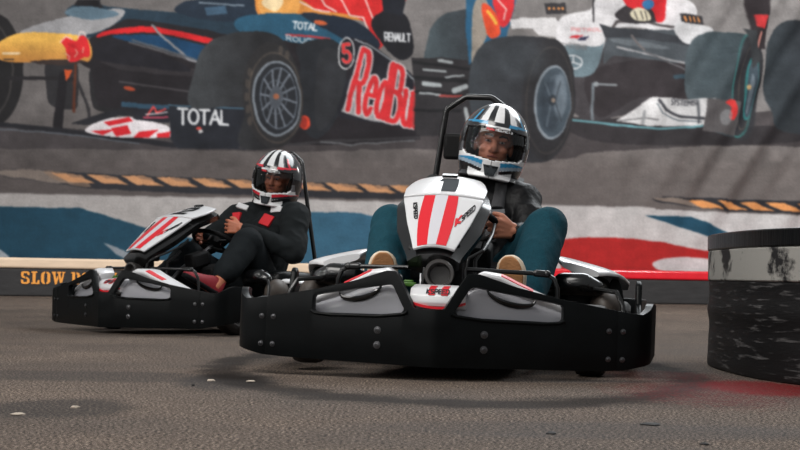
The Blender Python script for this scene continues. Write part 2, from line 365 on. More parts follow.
# side pod with the big lettering
poly([(352, 38), (366, 40), (412, 74), (420, 100), (418, 130), (340, 118), (338, 108), (352, 70)], (36, 36, 42)); line([(356, 40), (368, 44), (400, 66), (414, 80), (417, 96)], 1.4, (146, 150, 152))
poly([(344, 106), (352, 92), (372, 112), (408, 120), (408, 126), (372, 122), (342, 112)], (150, 148, 148))
word('RedBul', [(364, 49), (419, 78), (415, 127), (348, 110)], 4.9, (208, 50, 54), (196, 192, 190), 1.5, gap=.24)
poly([(415.5, 66), (440, 76), (440, 134), (414, 131), (415, 100)], (44, 42, 44)); line([(415.5, 82), (413.5, 127)], 2, (170, 60, 60))
ell(347, 54, 8.2, 16.5, (206, 204, 202), 4); ell(347, 54, 7, 15.2, (34, 34, 38), 4); word('5', [(343.6, 45), (350.6, 45), (350.6, 63), (343.6, 63)], 2.6, (206, 54, 54), (190, 140, 140), .5)
line([(240, 148), (330, 142), (420, 138)], 2.4, (58, 56, 58)); line([(322, 143), (352, 145), (414, 141)], 1.6, (104, 104, 106)); ell(305, 123, 6, 7, (206, 70, 48)); ell(303, 123, 5, 6, (150, 50, 40))
# big front tyre of the blue car
poly([(192, 108), (194, 76), (203, 50), (220, 37), (246, 32), (276, 36), (292, 56), (303, 92), (300, 124), (284, 146), (250, 150), (238, 140), (243, 108)], grad((64, 66, 68), (40, 40, 42), 'x', 200, 262), True)
ell(273, 96, 30, 53, (46, 45, 46), -4); ell(276, 98, 27, 46, (92, 82, 74), -4, ring=1.6, al=.6)
for a in (150, 165, 180, 195, 210, 285, 300): 
    ell(274+27*math.cos(R(a)), 97+48*math.sin(R(a)), 2.4, 4.5, (110, 96, 84), 0, al=.35)
ell(277, 99, 24.5, 38, (120, 126, 132), -3); ell(277.5, 99, 22.5, 35.5, (40, 42, 46), -3)
ell(279, 99, 19, 31, (88, 94, 102), -3, ring=1.5)
for k in range(12):
    a = R(k*30+8); line([(276+4*math.cos(a), 98+6*math.sin(a)), (279+18*math.cos(a), 99+30*math.sin(a))], 1.9, (118, 124, 132), .85)
ell(276, 98, 7, 11, (74, 78, 84)); ell(276, 97, 3, 2.8, (150, 92, 66)); ell(276, 98, 11.5, 17, (96, 102, 110), -3, ring=1.2, al=.7)
# back of the blue car
poly([(428, 66), (430, 34), (440, 18), (456, 11), (474, 14), (480, 60), (470, 70)], grad((78, 88, 92), (58, 62, 66), 'x', 430, 470), True)
poly([(412, 58), (440, 58), (520, 66), (540, 100), (500, 140), (416, 136), (416, 100)], (50, 48, 50)); 
for (a, b, c, d, w) in [(414, 62, 470, 70, 3), (416, 78, 466, 82, 4), (416, 92, 464, 96, 3), (416, 110, 460, 112, 3)]: line([(a, b), (c, d)], w, (34, 34, 36))
for (a, b, c, d, w) in [(440, 61, 452, 63, 3), (424, 70, 446, 72, 2), (424, 84, 440, 86, 4.5), (454, 91, 466, 87, 5), (420, 94, 440, 96, 2), (466, 110, 469, 122, 4), (446, 78, 464, 76, 1.6)]: line([(a, b), (c, d)], w, (158, 162, 162))
line([(440, 97), (462, 96)], 2, (160, 70, 66)); line([(470, 64), (482, 72), (520, 70)], 3, (40, 42, 44))
poly([(468, -60), (520, -60), (516, 2), (507, 38), (482, 50), (469, 66), (466, 30)], (46, 92, 122)); poly([(474, 6), (484, -4), (492, 20), (486, 40), (472, 64), (472, 40)], (150, 140, 128), True)
poly([(482, 4), (492, 8), (500, 26), (500, 36), (490, 38), (484, 22)], (214, 78, 48), True); poly([(492, -20), (514, -20), (512, 16), (502, 28), (494, 6)], (204, 50, 54), True); line([(488, 12), (496, 24)], 3, (226, 170, 70)); line([(498, 0), (506, 10), (504, 20)], 1.4, (226, 190, 180))
# ----- silver car
poly([(575, 30), (700, 34), (745, 60), (742, 120), (640, 112), (590, 124), (572, 112)], (70, 66, 68)); poly([(590, 72), (680, 60), (690, 100), (640, 98), (600, 118)], (58, 53, 55), True)
poly([(516, 22), (520, 18), (546, 18), (560, 22), (556, 38), (540, 36), (530, 26), (517, 28)], (202, 198, 196)); poly([(510, 20), (556, 18), (560, 26), (512, 30)], (212, 208, 206))
poly([(544, 4), (566, 3), (567, 14), (546, 15)], (58, 56, 58)); 
for x in (549, 554, 559, 563): ell(x, 9, 1.3, 1.3, (224, 146, 84))
poly([(556, 40), (560, 20), (572, 14), (590, 10), (596, 0), (610, -6), (670, -6), (694, 6), (696, 22), (670, 32), (640, 28), (612, 30), (604, 48), (596, 66), (584, 76), (566, 74), (572, 60), (556, 48)], (216, 212, 211), True)
poly([(560, 48), (600, 46), (606, 36), (598, 68), (586, 77), (568, 74)], (110, 126, 132), True)
line([(614, 28), (618, 22), (650, 22), (690, 32)], 3, (90, 84, 84)); poly([(612, 34), (660, 30), (690, 36), (688, 62), (650, 60), (616, 56), (604, 64)], (82, 87, 91), True); poly([(600, 24), (614, 28), (650, 30), (690, 40), (690, 46), (640, 38), (606, 38)], (62, 64, 68)); ell(640, 44, 30, 3, (126, 132, 136), 8, al=.6, soft=3)
poly([(616, 14), (640, 0), (660, 2), (662, 20), (630, 24)], (60, 56, 58), True); poly([(620, -30), (664, -30), (668, 14), (660, 22), (652, 10), (626, 6)], (212, 46, 52), True); ell(648, 5, 6, 5, (62, 120, 168)); poly([(630, 14), (638, 8), (648, 12), (652, 20), (636, 21)], (216, 206, 178), True)
for x in (634, 640, 645): line([(x, 12), (x+3, 20)], 1, (70, 66, 66))
line([(594, -40), (594, 22)], 2, (56, 54, 56))
poly([(572, 36), (584, 35), (578, 39), (570, 39)], (206, 60, 66)); poly([(582, 37), (590, 36), (586, 41), (578, 41)], (60, 60, 84)); word('SYSTEMS', [(562, 44), (588, 46), (587, 50), (561, 48)], .9, (120, 118, 118)); word('PETROL', [(572, 28), (602, 29), (602, 32), (572, 31)], .8, (216, 140, 140))
ell(574, 62, 9, 7.2, (218, 218, 218), 12, ring=1.3)
for a in (-90, 30, 150): line([(574, 62), (574+8*math.cos(R(a)), 62+6.4*math.sin(R(a)))], 1.2, (218, 218, 218))
poly([(680, 14), (704, 17), (705, 25), (681, 23)], (58, 56, 58)); 
for x in (684, 689, 694, 699): line([(x, 18), (x+2, 22)], 1.6, (224, 146, 84))
poly([(680, 24), (712, 28), (716, 40), (690, 44), (676, 34)], (205, 203, 202), True)
line([(618, 47), (688, 64)], 1.8, (170, 168, 168)); line([(632, 36), (646, 50)], 2, (120, 112, 110)); line([(646, 52), (686, 70)], 1.6, (104, 102, 104)); line([(676, 78), (690, 76)], 4, (62, 80, 90))
line([(594, 84), (593, 120)], 3, (112, 118, 122)); line([(597, 84), (617, 85)], 2, (140, 144, 146)); ell(597, 84, 2.5, 2.5, (150, 154, 156))
poly([(689, 98), (686, 66), (692, 42), (706, 33), (730, 32), (746, 40), (752, 70), (748, 110), (742, 136), (700, 128)], grad((82, 92, 96), (66, 76, 80), 'x', 690, 740), True)
ell(747, 87, 15, 54, (52, 52, 55), 3); ell(744, 86, 14, 52, (60, 134, 128), 3, ring=1.8, al=.75); ell(747, 88, 10, 42, (120, 106, 92), 3, ring=1.2, al=.5)
ell(751, 88, 7.6, 33, (56, 118, 118), 3); ell(752, 88, 6, 30, (72, 84, 92), 3); ell(751, 94, 2.6, 20, (140, 150, 158), 3, al=.6); ell(748, 88, 2.6, 2.4, (206, 170, 120))
poly([(617, 122), (634, 110), (652, 98), (712, 100), (706, 127), (650, 126)], (204, 201, 199)); word('SYSTEMS', [(673, 99.5), (696, 101), (695, 106), (673, 105)], 1.1, (80, 80, 84))
line([(660, 101), (668, 110), (682, 117), (700, 120)], 3, (74, 74, 78)); line([(658, 104), (664, 113), (680, 121), (698, 123)], 1.4, (110, 116, 120)); line([(697, 101), (695, 124)], 1.8, (70, 72, 76)); line([(620, 122), (648, 118), (660, 120)], 1.6, (120, 118, 118)); line([(646, 112), (644, 124)], 3, (150, 150, 150))
line([(574, 121), (620, 126), (660, 129), (704, 127)], 2, (104, 150, 156))
poly([(704, 100), (740, 102), (739, 136), (700, 132)], (96, 92, 92)); poly([(724, 103), (732, 100), (737, 110), (734, 120), (728, 118), (730, 108)], (218, 64, 62), True); ell(725, 118, 6, 8, (150, 150, 150), 20, al=.6)
poly([(750, -60), (768, -60), (764, 50), (746, 50)], (56, 50, 52)); poly([(752, 16), (764, 16), (762, 30), (752, 28)], (200, 60, 62)); line([(758, 34), (756, 48)], 3, (190, 130, 120)); poly([(742, 30), (752, 32), (760, 60), (752, 70)], (60, 62, 64))
poly([(764, 60), (770, 36), (780, 24), (800, 20), (850, 24), (866, 60), (860, 120), (830, 136), (780, 130), (770, 110)], grad((60, 66, 70), (48, 50, 54), 'x', 770, 830), True)
poly([(575, -60), (575, -6), (510, -2), (510, -60)], (104, 98, 96), False, .0)
# big rear tyre of the blue car
poly([(470, 104), (471, 66), (482, 46), (500, 38), (530, 37), (556, 42), (572, 70), (576, 100), (568, 138), (552, 160), (524, 163), (500, 158), (484, 140)], grad((64, 68, 72), (50, 50, 53), 'x', 470, 535), True)
ell(549, 100, 27, 61, (50, 49, 51), 3); ell(550, 101, 24, 54, (80, 74, 70), 3, ring=1.5, al=.5); ell(553, 103, 18.5, 37, (138, 146, 152), 3); ell(554, 103, 17, 34.5, (74, 84, 92), 3)
ell(556, 100, 11, 25, (94, 104, 112), 3, al=.7); ell(551, 106, 11, 26, (58, 66, 74), 3, al=.8, soft=5); ell(561, 96, 7, 22, (122, 132, 140), 3, al=.6, soft=5); line([(546, 84), (552, 100), (548, 126)], 1.6, (104, 114, 122), .7); line([(561, 82), (556, 101), (562, 122)], 1.4, (60, 66, 72), .8); ell(553, 101, 4, 6, (52, 58, 64)); ell(554, 101, 2, 2.6, (140, 124, 112)); ell(520, 60, 26, 20, (74, 79, 83), al=.5, soft=14)
# ----- kerbs and painted run-off
poly([(1, 170), (30, 171), (130, 176), (260, 180), (410, 186), (450, 204), (440, 206), (430, 204), (300, 201), (150, 194), (60, 187), (20, 180)], (46, 46, 50), False, 0)
poly([(0, 172), (12, 169.5), (60, 172), (150, 176.5), (270, 181), (420, 187), (470, 191), (460, 199), (420, 200), (300, 198), (180, 193), (90, 189), (40, 182), (4, 177)], (48, 48, 52))
poly([(0, 172), (14, 170), (50, 172.5), (80, 182), (60, 184), (30, 180), (4, 176)], (124, 112, 104), True); poly([(44, 172.5), (70, 174), (92, 187), (66, 184)], (140, 116, 98), True, .7)
for k, x in enumerate([52, 87, 122, 157, 192, 226, 260, 293, 326, 358, 390, 424]):
    y = 173.6+(x-52)*.036; h = 9-(k*.12); poly([(x, y), (x+22, y+1), (x+44-k*.6, y+h+1), (x+17-k*.5, y+h)], (200, 146, 104))
    poly([(x+14, y+1), (x+30, y+2), (x+34, y+5), (x+20, y+4)], (150, 116, 92))
poly([(650, 199), (664, 197), (720, 199), (940, 208), (940, 222), (800, 214.5), (730, 211.5), (690, 207), (656, 202)], (48, 48, 52)); poly([(652, 199), (670, 198), (700, 202), (716, 209), (690, 206)], (132, 118, 108), True)
for k, x in enumerate([690, 716, 742, 768, 794, 820, 846, 872]):
    y = 200.5+(x-690)*.037; poly([(x, y), (x+15, y+.5), (x+34, y+9), (x+14, y+8)], (222, 150, 92))
t = np.clip((gy-(192.5+(gx)*.0225))/1.6, 0, 1)[..., None]*(1-((gx > 655) & (gy < 200+(gx-655)*.045+9.5))[..., None]); wb = C3((166, 160, 156))*(1-gx[..., None]/900)+C3((204, 199, 196))*gx[..., None]/900
IMG[:] = IMG*(1-t)+wb*t
BL = grad((30, 66, 84), (48, 86, 106), 'x', 0, 420)
poly([(-130, 205), (0, 207), (80, 208.5), (150, 229), (250, 252), (250, 272), (-130, 272)], BL); poly([(104, 243), (134, 254), (132, 262), (116, 254)], (140, 146, 152)); poly([(-130, 230), (0, 250), (10, 257), (4, 266), (-130, 262)], (160, 164, 168))
poly([(216, 218), (260, 211), (362, 213), (420, 234), (500, 258), (500, 274), (200, 274)], (56, 96, 118))
poly([(644, 216), (692, 217), (742, 238), (900, 266), (900, 278), (800, 262), (712, 238)], (34, 74, 94))
poly([(551, 250), (556, 243), (576, 239), (620, 238), (660, 243), (712, 252), (930, 290), (930, 300), (600, 300), (560, 262)], (170, 41, 40), True); ell(690, 266, 38, 8.5, (196, 190, 188), 1)
poly([(722, 266), (930, 280), (930, 262), (742, 250)], (196, 190, 188), False, .0)
# soft focus of the print, grain and streaks
def blur(a, k):
    for ax in (0, 1):
        c = np.cumsum(np.concatenate([np.repeat(a.take([0], ax), k+1, ax), a, np.repeat(a.take([-1], ax), k, ax)], ax), ax)
        n = a.shape[ax]; a = (c.take(range(2*k+1, 2*k+1+n), ax)-c.take(range(0, n), ax))/(2*k+1)
    return a
def lf(step, amp):
    a = rng.normal(0, 1, (H_*S//step+3, W_*S//step+3)); y = np.arange(H_*S)/step; x = np.arange(W_*S)/step; y0 = y.astype(int); x0 = x.astype(int); fy = (y-y0)[:, None]; fx_ = (x-x0)[None]
    fy = fy*fy*(3-2*fy); fx_ = fx_*fx_*(3-2*fx_)
    return amp*((a[y0][:, x0]*(1-fx_)+a[y0][:, x0+1]*fx_)*(1-fy)+(a[y0+1][:, x0]*(1-fx_)+a[y0+1][:, x0+1]*fx_)*fy)
wy = lf(26, .8); wx = lf(26, .8); iy, ix = np.mgrid[0:H_*S, 0:W_*S]
IMG = IMG[np.clip((iy+wy).round().astype(int), 0, H_*S-1), np.clip((ix+wx).round().astype(int), 0, W_*S-1)]
up = gy < 168; mot = (lf(46, .045)+lf(18, .03)+lf(8, .02)); IMG = IMG*(1+(mot*np.where(up, 1, .35))[..., None])+(lf(30, .006)*up)[..., None]
IMG = blur(blur(IMG, 1), 1)
small = IMG.reshape(H_, S, W_, S, 3).mean((1, 3))
g = rng.normal(0, 1, (H_, W_, 1)); g2 = blur(rng.normal(0, 1, (H_, W_, 1)), 4)*8; g3 = blur(np.repeat(rng.normal(0, 1, (H_, W_//16+1, 1)), 16, 1)[:, :W_], 3)*3
small = small*np.array([.91, .92, .935], np.float32)*(1+.05*np.clip((gx[::S, ::S, None]-400)/400, -1, 1)); small = small*.92+small**1.25*.08; small = np.clip(small*(1+g*.022+g2*.018+g3*.012), 0, 1)

# the cloth: hangs behind the barrier, parallel to it, wall behind the cloth
BA = Vector((-5.26, 22.5, 0)); BB = Vector((3.95, 26.0, 0)); bd = (BB-BA).normalized(); bn = Vector((-bd.y, bd.x, 0))   # bn points away from the camera
ang = math.atan2(bd.y, bd.x); PB = BA+bn*.45
verts = []
hsm = lambda a: a*a*(3-2*a)
vi = np.arange(H_+1); 
for j in range(H_+1):
    for i in range(W_+1):
        px, py = X0+i, Y0+j
        p = wallpt(px, py, PB, bn)
        k = min(1, max(0, (px-610)/110.)); ky = min(1, max(0, (262-py)/80.))
        s = px+.62*(py-60)
        d = k*ky*(.075*math.sin(s/11.5)+.05*math.sin(s/6.1+1.3)+.05*math.sin(s/23+.5)) + .012*math.sin(px/37.+py/90.)
        verts.append(p-bn*d)
fc = [(j*(W_+1)+i, j*(W_+1)+i+1, (j+1)*(W_+1)+i+1, (j+1)*(W_+1)+i) for j in range(H_) for i in range(W_)]
bm_ = bpy.data.meshes.new('racing_banner'); bm_.from_pydata(verts, [], fc)
pc = np.pad(small, ((0, 1), (0, 1), (0, 0)), 'edge'); L = np.where(pc <= .04045, pc/12.92, ((pc+.055)/1.055)**2.4)
at = bm_.color_attributes.new('Print', 'FLOAT_COLOR', 'POINT'); at.data.foreach_set('color', np.concatenate([L, np.ones(L.shape[:2]+(1,))], 2).astype(np.float32).ravel())
bm_.shade_smooth(); bm_.materials.append(vcol_mat('printed_cloth', .75, spec=.15))
ban = bpy.data.objects.new('printed_banner', bm_); COL.objects.link(ban)
tag(ban, 'cloth banner printed with a blue and a silver racing car, behind the low barrier', 'banner')
del verts, fc
# back wall
wm = mat('wall_paint', rgb(58, 56, 56), .9, vary=.1, vscale=1)
rot = Matrix.Rotation(ang, 3, 'Z'); mid = (BA+BB)/2
mb = MB(); mb.box(mid+bn*1.1+Vector((0, 0, 3.0)), (34, .2, 6.0), rot); wl = mb.build('wall_back', wm); tag(wl, kind='structure')
# low barrier: rubber belt with a painted rail on top, in two lengths
Mbelt = mat('belt_rubber', rgb(38, 37, 38), .75, bump=.3, bscale=12, vary=.35, vscale=3, stretch=(1, 1, 6))
Mcream = mat('cream_rail', rgb(214, 190, 164), .6, vary=.08, vscale=4, stretch=(1, 1, 5)); Mred = mat('red_rail', rgb(214, 24, 40), .22, coat=.5, vary=.1, vscale=5)
Mpink = mat('red_rail_highlight', rgb(242, 128, 126), .3, vary=.1, vscale=6)  # red rail with its pinkish highlight put into the colour; not assigned
Mstencil = mat('orange_stencil_paint', rgb(230, 152, 62), .7, vary=.12, vscale=14)
def along(t, z, d=0): return BA+bd*t+Vector((0, 0, z))-bn*d
Ltot = (BB-BA).length
for nm, t0, t1, top, lab in (('left', -4, 5.6, Mcream, 'low dark rubber barrier with cream top rail and orange stencilled letters, left behind the karts'), ('right', 5.62, Ltot+5, Mred, 'low dark rubber barrier with glossy red top rail, right behind the karts')):
    e = empty('track_barrier', along((t0+t1)/2, 0), lab, 'barrier', rot=(0, 0, ang)); c = (t0+t1)/2
    mb = MB(); mb.box((0, .15, .183), (t1-t0, .3, .366)); mb.build('rubber_belt', Mbelt, e, bevel=.02)
    mb = MB(); mb.box((0, .15, .44), (t1-t0, .34, .14)); mb.build('top_rail', top, e, bevel=.03, seg=4)
    if nm == 'left':
        mb = MB(); x = 0
        def P(a, b, d): return Vector((T0+a, -.004-d, .165+b*.165))
        # stencil letters: slab strokes with bridges
        sl = {'S': [[(.0, .62), (.0, .92), (.1, 1), (.34, 1), (.44, .9), (.44, .7), (.34, .7), (.3, .86), (.14, .86), (.12, .66), (.22, .56), (.2, .42), (.08, .5)], [(.44, .38), (.44, .1), (.34, 0), (.1, 0), (0, .1), (0, .32), (.1, .32), (.14, .14), (.3, .14), (.32, .36), (.24, .44), (.24, .58), (.36, .5)]],
              'L': [[(0, 1), (.3, 1), (.3, .9), (.22, .88), (.22, .1), (.3, .1), (.34, .32), (.42, .32), (.42, 0), (0, 0), (0, .1), (.07, .12), (.07, .88), (0, .9)]],
              'O': [[(.2, 1), (.1, .97), (0, .8), (0, .2), (.1, .03), (.2, 0), (.2, .12), (.15, .2), (.15, .8), (.2, .88)], [(.27, 1), (.37, .97), (.47, .8), (.47, .2), (.37, .03), (.27, 0), (.27, .12), (.32, .2), (.32, .8), (.27, .88)]],
              'W': [[(0, 1), (.2, 1), (.2, .9), (.17, .88), (.23, .4), (.29, .7), (.34, .45), (.24, 0), (.17, 0), (.05, .88), (0, .9)], [(.27, 1), (.47, 1), (.47, .9), (.43, .88), (.49, .4), (.56, .88), (.52, .9), (.52, 1), (.68, 1), (.68, .9), (.64, .88), (.52, 0), (.44, 0), (.31, .88), (.27, .9)]],
              'D': [[(0, 1), (.2, 1), (.2, 0), (0, 0), (0, .1), (.06, .12), (.06, .88), (0, .9)], [(.27, 1), (.4, .94), (.47, .75), (.47, .25), (.4, .06), (.27, 0), (.27, .12), (.32, .25), (.32, .75), (.27, .88)]],
              'N': [[(0, 1), (.16, 1), (.38, .4), (.38, .88), (.3, .9), (.3, 1), (.52, 1), (.52, .9), (.47, .88), (.47, 0), (.38, 0), (.14, .66), (.14, .12), (.21, .1), (.21, 0), (0, 0), (0, .1), (.06, .12), (.06, .88), (0, .9)]]}
        wd = {'S': .44, 'L': .42, 'O': .47, 'W': .68, 'D': .47, 'N': .52}
        p = wallpt(21, 275, along(0, 0), bn); T0 = (p-BA).dot(bd)-c; sx = .255; a = 0
        for ch in 'SLOW DOWN':
            if ch == ' ': a += .06; continue
            for pl in sl[ch]: mb.prism([(a+q[0]*sx, q[1]) for q in pl], P, 0, .002)
            a += wd[ch]*sx+.022
        mb.build('stencilled_lettering', Mstencil, e)

# ---------------------------------------------------------------- floor
def node_mask(nt, co, cx, cy, rx, ry, rot=0, soft=.25, warp=.4, wscale=6, ring=None):
    mp = nt.nodes.new('ShaderNodeMapping'); mp.vector_type = 'TEXTURE'; mp.inputs['Location'].default_value = (cx, cy, 0); mp.inputs['Rotation'].default_value = (0, 0, rot); mp.inputs['Scale'].default_value = (rx, ry, 1)
    nt.links.new(co, mp.inputs[0]); ln = nt.nodes.new('ShaderNodeVectorMath'); ln.operation = 'LENGTH'; nt.links.new(mp.outputs[0], ln.inputs[0])
    n = nt.nodes.new('ShaderNodeTexNoise'); n.inputs['Scale'].default_value = wscale; n.inputs['Detail'].default_value = 8; nt.links.new(co, n.inputs['Vector'])
    a = nt.nodes.new('ShaderNodeMath'); a.operation = 'MULTIPLY_ADD'; nt.links.new(n.outputs['Fac'], a.inputs[0]); a.inputs[1].default_value = warp; nt.links.new(ln.outputs['Value'], a.inputs[2])
    src = a.outputs[0]
    if ring:
        s = nt.nodes.new('ShaderNodeMath'); s.operation = 'SUBTRACT'; nt.links.new(src, s.inputs[0]); s.inputs[1].default_value = 1+warp/2
        b = nt.nodes.new('ShaderNodeMath'); b.operation = 'ABSOLUTE'; nt.links.new(s.outputs[0], b.inputs[0]); src = b.outputs[0]; lo, hi = ring, ring+soft
    else: lo, hi = 1+warp/2-soft, 1+warp/2+soft
    mr = nt.nodes.new('ShaderNodeMapRange'); mr.inputs[1].default_value = lo; mr.inputs[2].default_value = hi; mr.inputs[3].default_value = 1; mr.inputs[4].default_value = 0
    mr.interpolation_type = 'SMOOTHSTEP'; nt.links.new(src, mr.inputs[0]); return mr.outputs[0]
fm = bpy.data.materials.new('asphalt'); fm.use_nodes = True; nt = fm.node_tree; b = nt.nodes['Principled BSDF']
tc = nt.nodes.new('ShaderNodeTexCoord'); co = tc.outputs['Object']
def noise_n(s, d=6): n = nt.nodes.new('ShaderNodeTexNoise'); n.inputs['Scale'].default_value = s; n.inputs['Detail'].default_value = d; nt.links.new(co, n.inputs['Vector']); return n
def ramp(src, stops):
    r = nt.nodes.new('ShaderNodeValToRGB'); nt.links.new(src, r.inputs[0]); el = r.color_ramp.elements
    el[0].position, el[0].color = stops[0]; el[1].position, el[1].color = stops[1]
    for p, c in stops[2:]: e = el.new(p); e.color = c
    return r
def mixc(fac, a, bb, blend='MIX'):
    m = nt.nodes.new('ShaderNodeMix'); m.data_type = 'RGBA'; m.blend_type = blend
    if isinstance(fac, (int, float)): m.inputs[0].default_value = fac
    else: nt.links.new(fac, m.inputs[0])
    for i, s in ((6, a), (7, bb)):
        if isinstance(s, tuple): m.inputs[i].default_value = s
        else: nt.links.new(s, m.inputs[i])
    return m.outputs[2]
fine = noise_n(120, 2); speckn = noise_n(42, 5); big = noise_n(1.1, 5); medn = noise_n(9, 6)
base = ramp(fine.outputs['Fac'], [(.36, rgb(30, 27, 25)), (.66, rgb(158, 145, 134)), (.5, rgb(80, 72, 67))]).outputs[0]
bigc = ramp(big.outputs['Fac'], [(.35, (.68, .66, .65, 1)), (.65, (1.02, .97, .93, 1))]).outputs[0]
medc = ramp(medn.outputs['Fac'], [(.3, (.88, .88, .88, 1)), (.7, (1.08, 1.08, 1.08, 1))]).outputs[0]
col = mixc(1, mixc(1, base, bigc, 'MULTIPLY'), medc, 'MULTIPLY')
def stain(px, py, wx, wy, c, al, speck=0, **k):
    global col
    p = ground(px, py); q = ground(px+wx, py); r_ = ground(px, py-wy)
    m = node_mask(nt, co, p.x, p.y, abs(q.x-p.x), abs(r_.y-p.y), **k)
    mm = nt.nodes.new('ShaderNodeMath'); mm.operation = 'MULTIPLY'; nt.links.new(m, mm.inputs[0]); mm.inputs[1].default_value = al
    if speck:
        sp = nt.nodes.new('ShaderNodeMapRange'); sp.inputs[1].default_value = .40; sp.inputs[2].default_value = .58; sp.inputs[3].default_value = 1-speck; sp.inputs[4].default_value = 1; nt.links.new(speckn.outputs['Fac'], sp.inputs[0])
        m2 = nt.nodes.new('ShaderNodeMath'); m2.operation = 'MULTIPLY'; nt.links.new(mm.outputs[0], m2.inputs[0]); nt.links.new(sp.outputs[0], m2.inputs[1]); mm = m2
    col = mixc(mm.outputs[0], col, c)
stain(60, 408, 75, 9, rgb(40, 40, 41), .6); stain(228, 381, 48, 8, rgb(42, 43, 45), .6); stain(90, 376, 200, 5, rgb(50, 48, 48), .5)
stain(590, 430, 230, 8, rgb(60, 60, 62), .35); stain(640, 402, 120, 6, rgb(58, 56, 56), .35)
stain(452, 368, 214, 20, rgb(24, 20, 18), .8, ring=.03, soft=.11, warp=.20, wscale=5)  # dark ring blended into the floor colour around the front kart

stain(700, 392, 74, 11, rgb(92, 14, 19), .6, speck=.8, soft=.45, warp=2.0, wscale=30); stain(762, 388, 52, 7, rgb(108, 8, 16), .92, speck=.35, soft=.25, warp=1.0, wscale=40); stain(655, 375, 60, 4, rgb(90, 22, 24), .5, speck=.8, soft=.35, warp=1.4, wscale=24)
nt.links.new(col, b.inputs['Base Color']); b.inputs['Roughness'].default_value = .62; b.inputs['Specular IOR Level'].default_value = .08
mrr = ramp(big.outputs['Fac'], [(.35, (.75, .75, .75, 1)), (.65, (.95, .95, .95, 1))]); nt.links.new(mrr.outputs[0], b.inputs['Roughness'])
bp = nt.nodes.new('ShaderNodeBump'); bp.inputs['Strength'].default_value = .55; bp.inputs['Distance'].default_value = .004; nt.links.new(fine.outputs['Fac'], bp.inputs['Height']); nt.links.new(bp.outputs[0], b.inputs['Normal'])
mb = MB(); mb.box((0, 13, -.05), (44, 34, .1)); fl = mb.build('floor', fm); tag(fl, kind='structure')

# litter on the asphalt
Mfleck = mat('pale_fleck', rgb(168, 156, 142), .8); Mcrumb = mat('rubber_crumb', rgb(30, 28, 28), .8)
def crumb(px, py, w, m, lab, k):
    p = ground(px, py); s = w/2*p.y/FL; mb = MB(); rr = random.Random(k); rs = []
    for z, q in ((.0, .9), (.5, 1.), (1., .55)):
        rs.append([Vector((s*q*math.cos(a)*(1+.3*rr.uniform(-1, 1)), s*1.1*q*math.sin(a)*(1+.3*rr.uniform(-1, 1)), z*.006)) for a in [2*PI*i/9 for i in range(9)]])
    mb.rings(rs); o = mb.build('litter_fleck' if m is Mfleck else 'rubber_crumb', m); o.location = (p.x, p.y, 0); tag(o, lab, 'litter', 'bits of litter on the asphalt')
for i, (x, y, w, m, l) in enumerate([(18, 415, 13, Mfleck, 'largest pale fleck lying on the dark stain at the lower left of the asphalt'), (75, 408, 9, Mfleck, 'pale fleck on the right end of the dark stain at lower left'), (211, 381, 8, Mfleck, 'left one of the two pale flecks on the stain left of the front kart'), (251, 382, 9, Mfleck, 'right one of the two pale flecks on the stain left of the front kart'),
      (650, 425, 20, Mcrumb, 'long dark rubber crumb on the bare asphalt at the lower right'), (551, 434, 11, Mcrumb, 'dark rubber crumb lowest on the asphalt below the front kart'), (704, 445, 9, Mcrumb, 'small dark rubber crumb near the bottom right of the asphalt'), (193, 386, 4, Mcrumb, 'tiny dark rubber crumb left of the pale flecks')]): crumb(x, y, w, m, l, i)

# ---------------------------------------------------------------- wrapped tyre barrier on the right
Mwrap = bpy.data.materials.new('scuffed_black_wrap'); Mwrap.use_nodes = True
def scuffed(m, c0, c1, lo, hi, scale, st, rough, bump=.3):
    nt = m.node_tree; b = nt.nodes['Principled BSDF']; tc = nt.nodes.new('ShaderNodeTexCoord'); mp = nt.nodes.new('ShaderNodeMapping'); mp.inputs['Scale'].default_value = st
    nt.links.new(tc.outputs['Object'], mp.inputs[0]); n = nt.nodes.new('ShaderNodeTexNoise'); n.inputs['Scale'].default_value = scale; n.inputs['Detail'].default_value = 9; n.inputs['Roughness'].default_value = .62
    nt.links.new(mp.outputs[0], n.inputs['Vector']); r = nt.nodes.new('ShaderNodeValToRGB'); nt.links.new(n.outputs['Fac'], r.inputs[0]); e = r.color_ramp.elements
    e[0].position, e[0].color, e[1].position, e[1].color = lo, c0, hi, c1; nt.links.new(r.outputs[0], b.inputs['Base Color']); b.inputs['Roughness'].default_value = rough
    b.inputs['Specular IOR Level'].default_value = .25
    bp = nt.nodes.new('ShaderNodeBump'); bp.inputs['Strength'].default_value = bump; bp.inputs['Distance'].default_value = .01; nt.links.new(n.outputs['Fac'], bp.inputs['Height']); nt.links.new(bp.outputs[0], b.inputs['Normal'])
scuffed(Mwrap, rgb(14, 13, 14), rgb(112, 110, 110), .56, .80, 5, (1, 1, 11), .6)
Mwhite = bpy.data.materials.new('scuffed_white_band'); Mwhite.use_nodes = True; scuffed(Mwhite, rgb(30, 29, 30), rgb(140, 138, 133), .43, .50, 4.2, (1, 1, 1.5), .6)
Mtop = bpy.data.materials.new('scuffed_top_band'); Mtop.use_nodes = True; scuffed(Mtop, rgb(11, 11, 12), rgb(80, 80, 82), .60, .74, 6, (5, 5, .5), .3)
e = empty('wrapped_tyre_barrier', (2.395, 7.0, 0), 'round-cornered black scuffed crash barrier with a worn white band, at the right edge', 'barrier')
def outline(off=0):
    pts = []; a, bb = 1.06+off, 1.40+off
    for i in range(96):
        t = 2*PI*i/96; c, s = math.cos(t), math.sin(t); n = 2.7
        pts.append((a*math.copysign(abs(c)**(2/n), c), bb*math.copysign(abs(s)**(2/n), s)))
    return pts
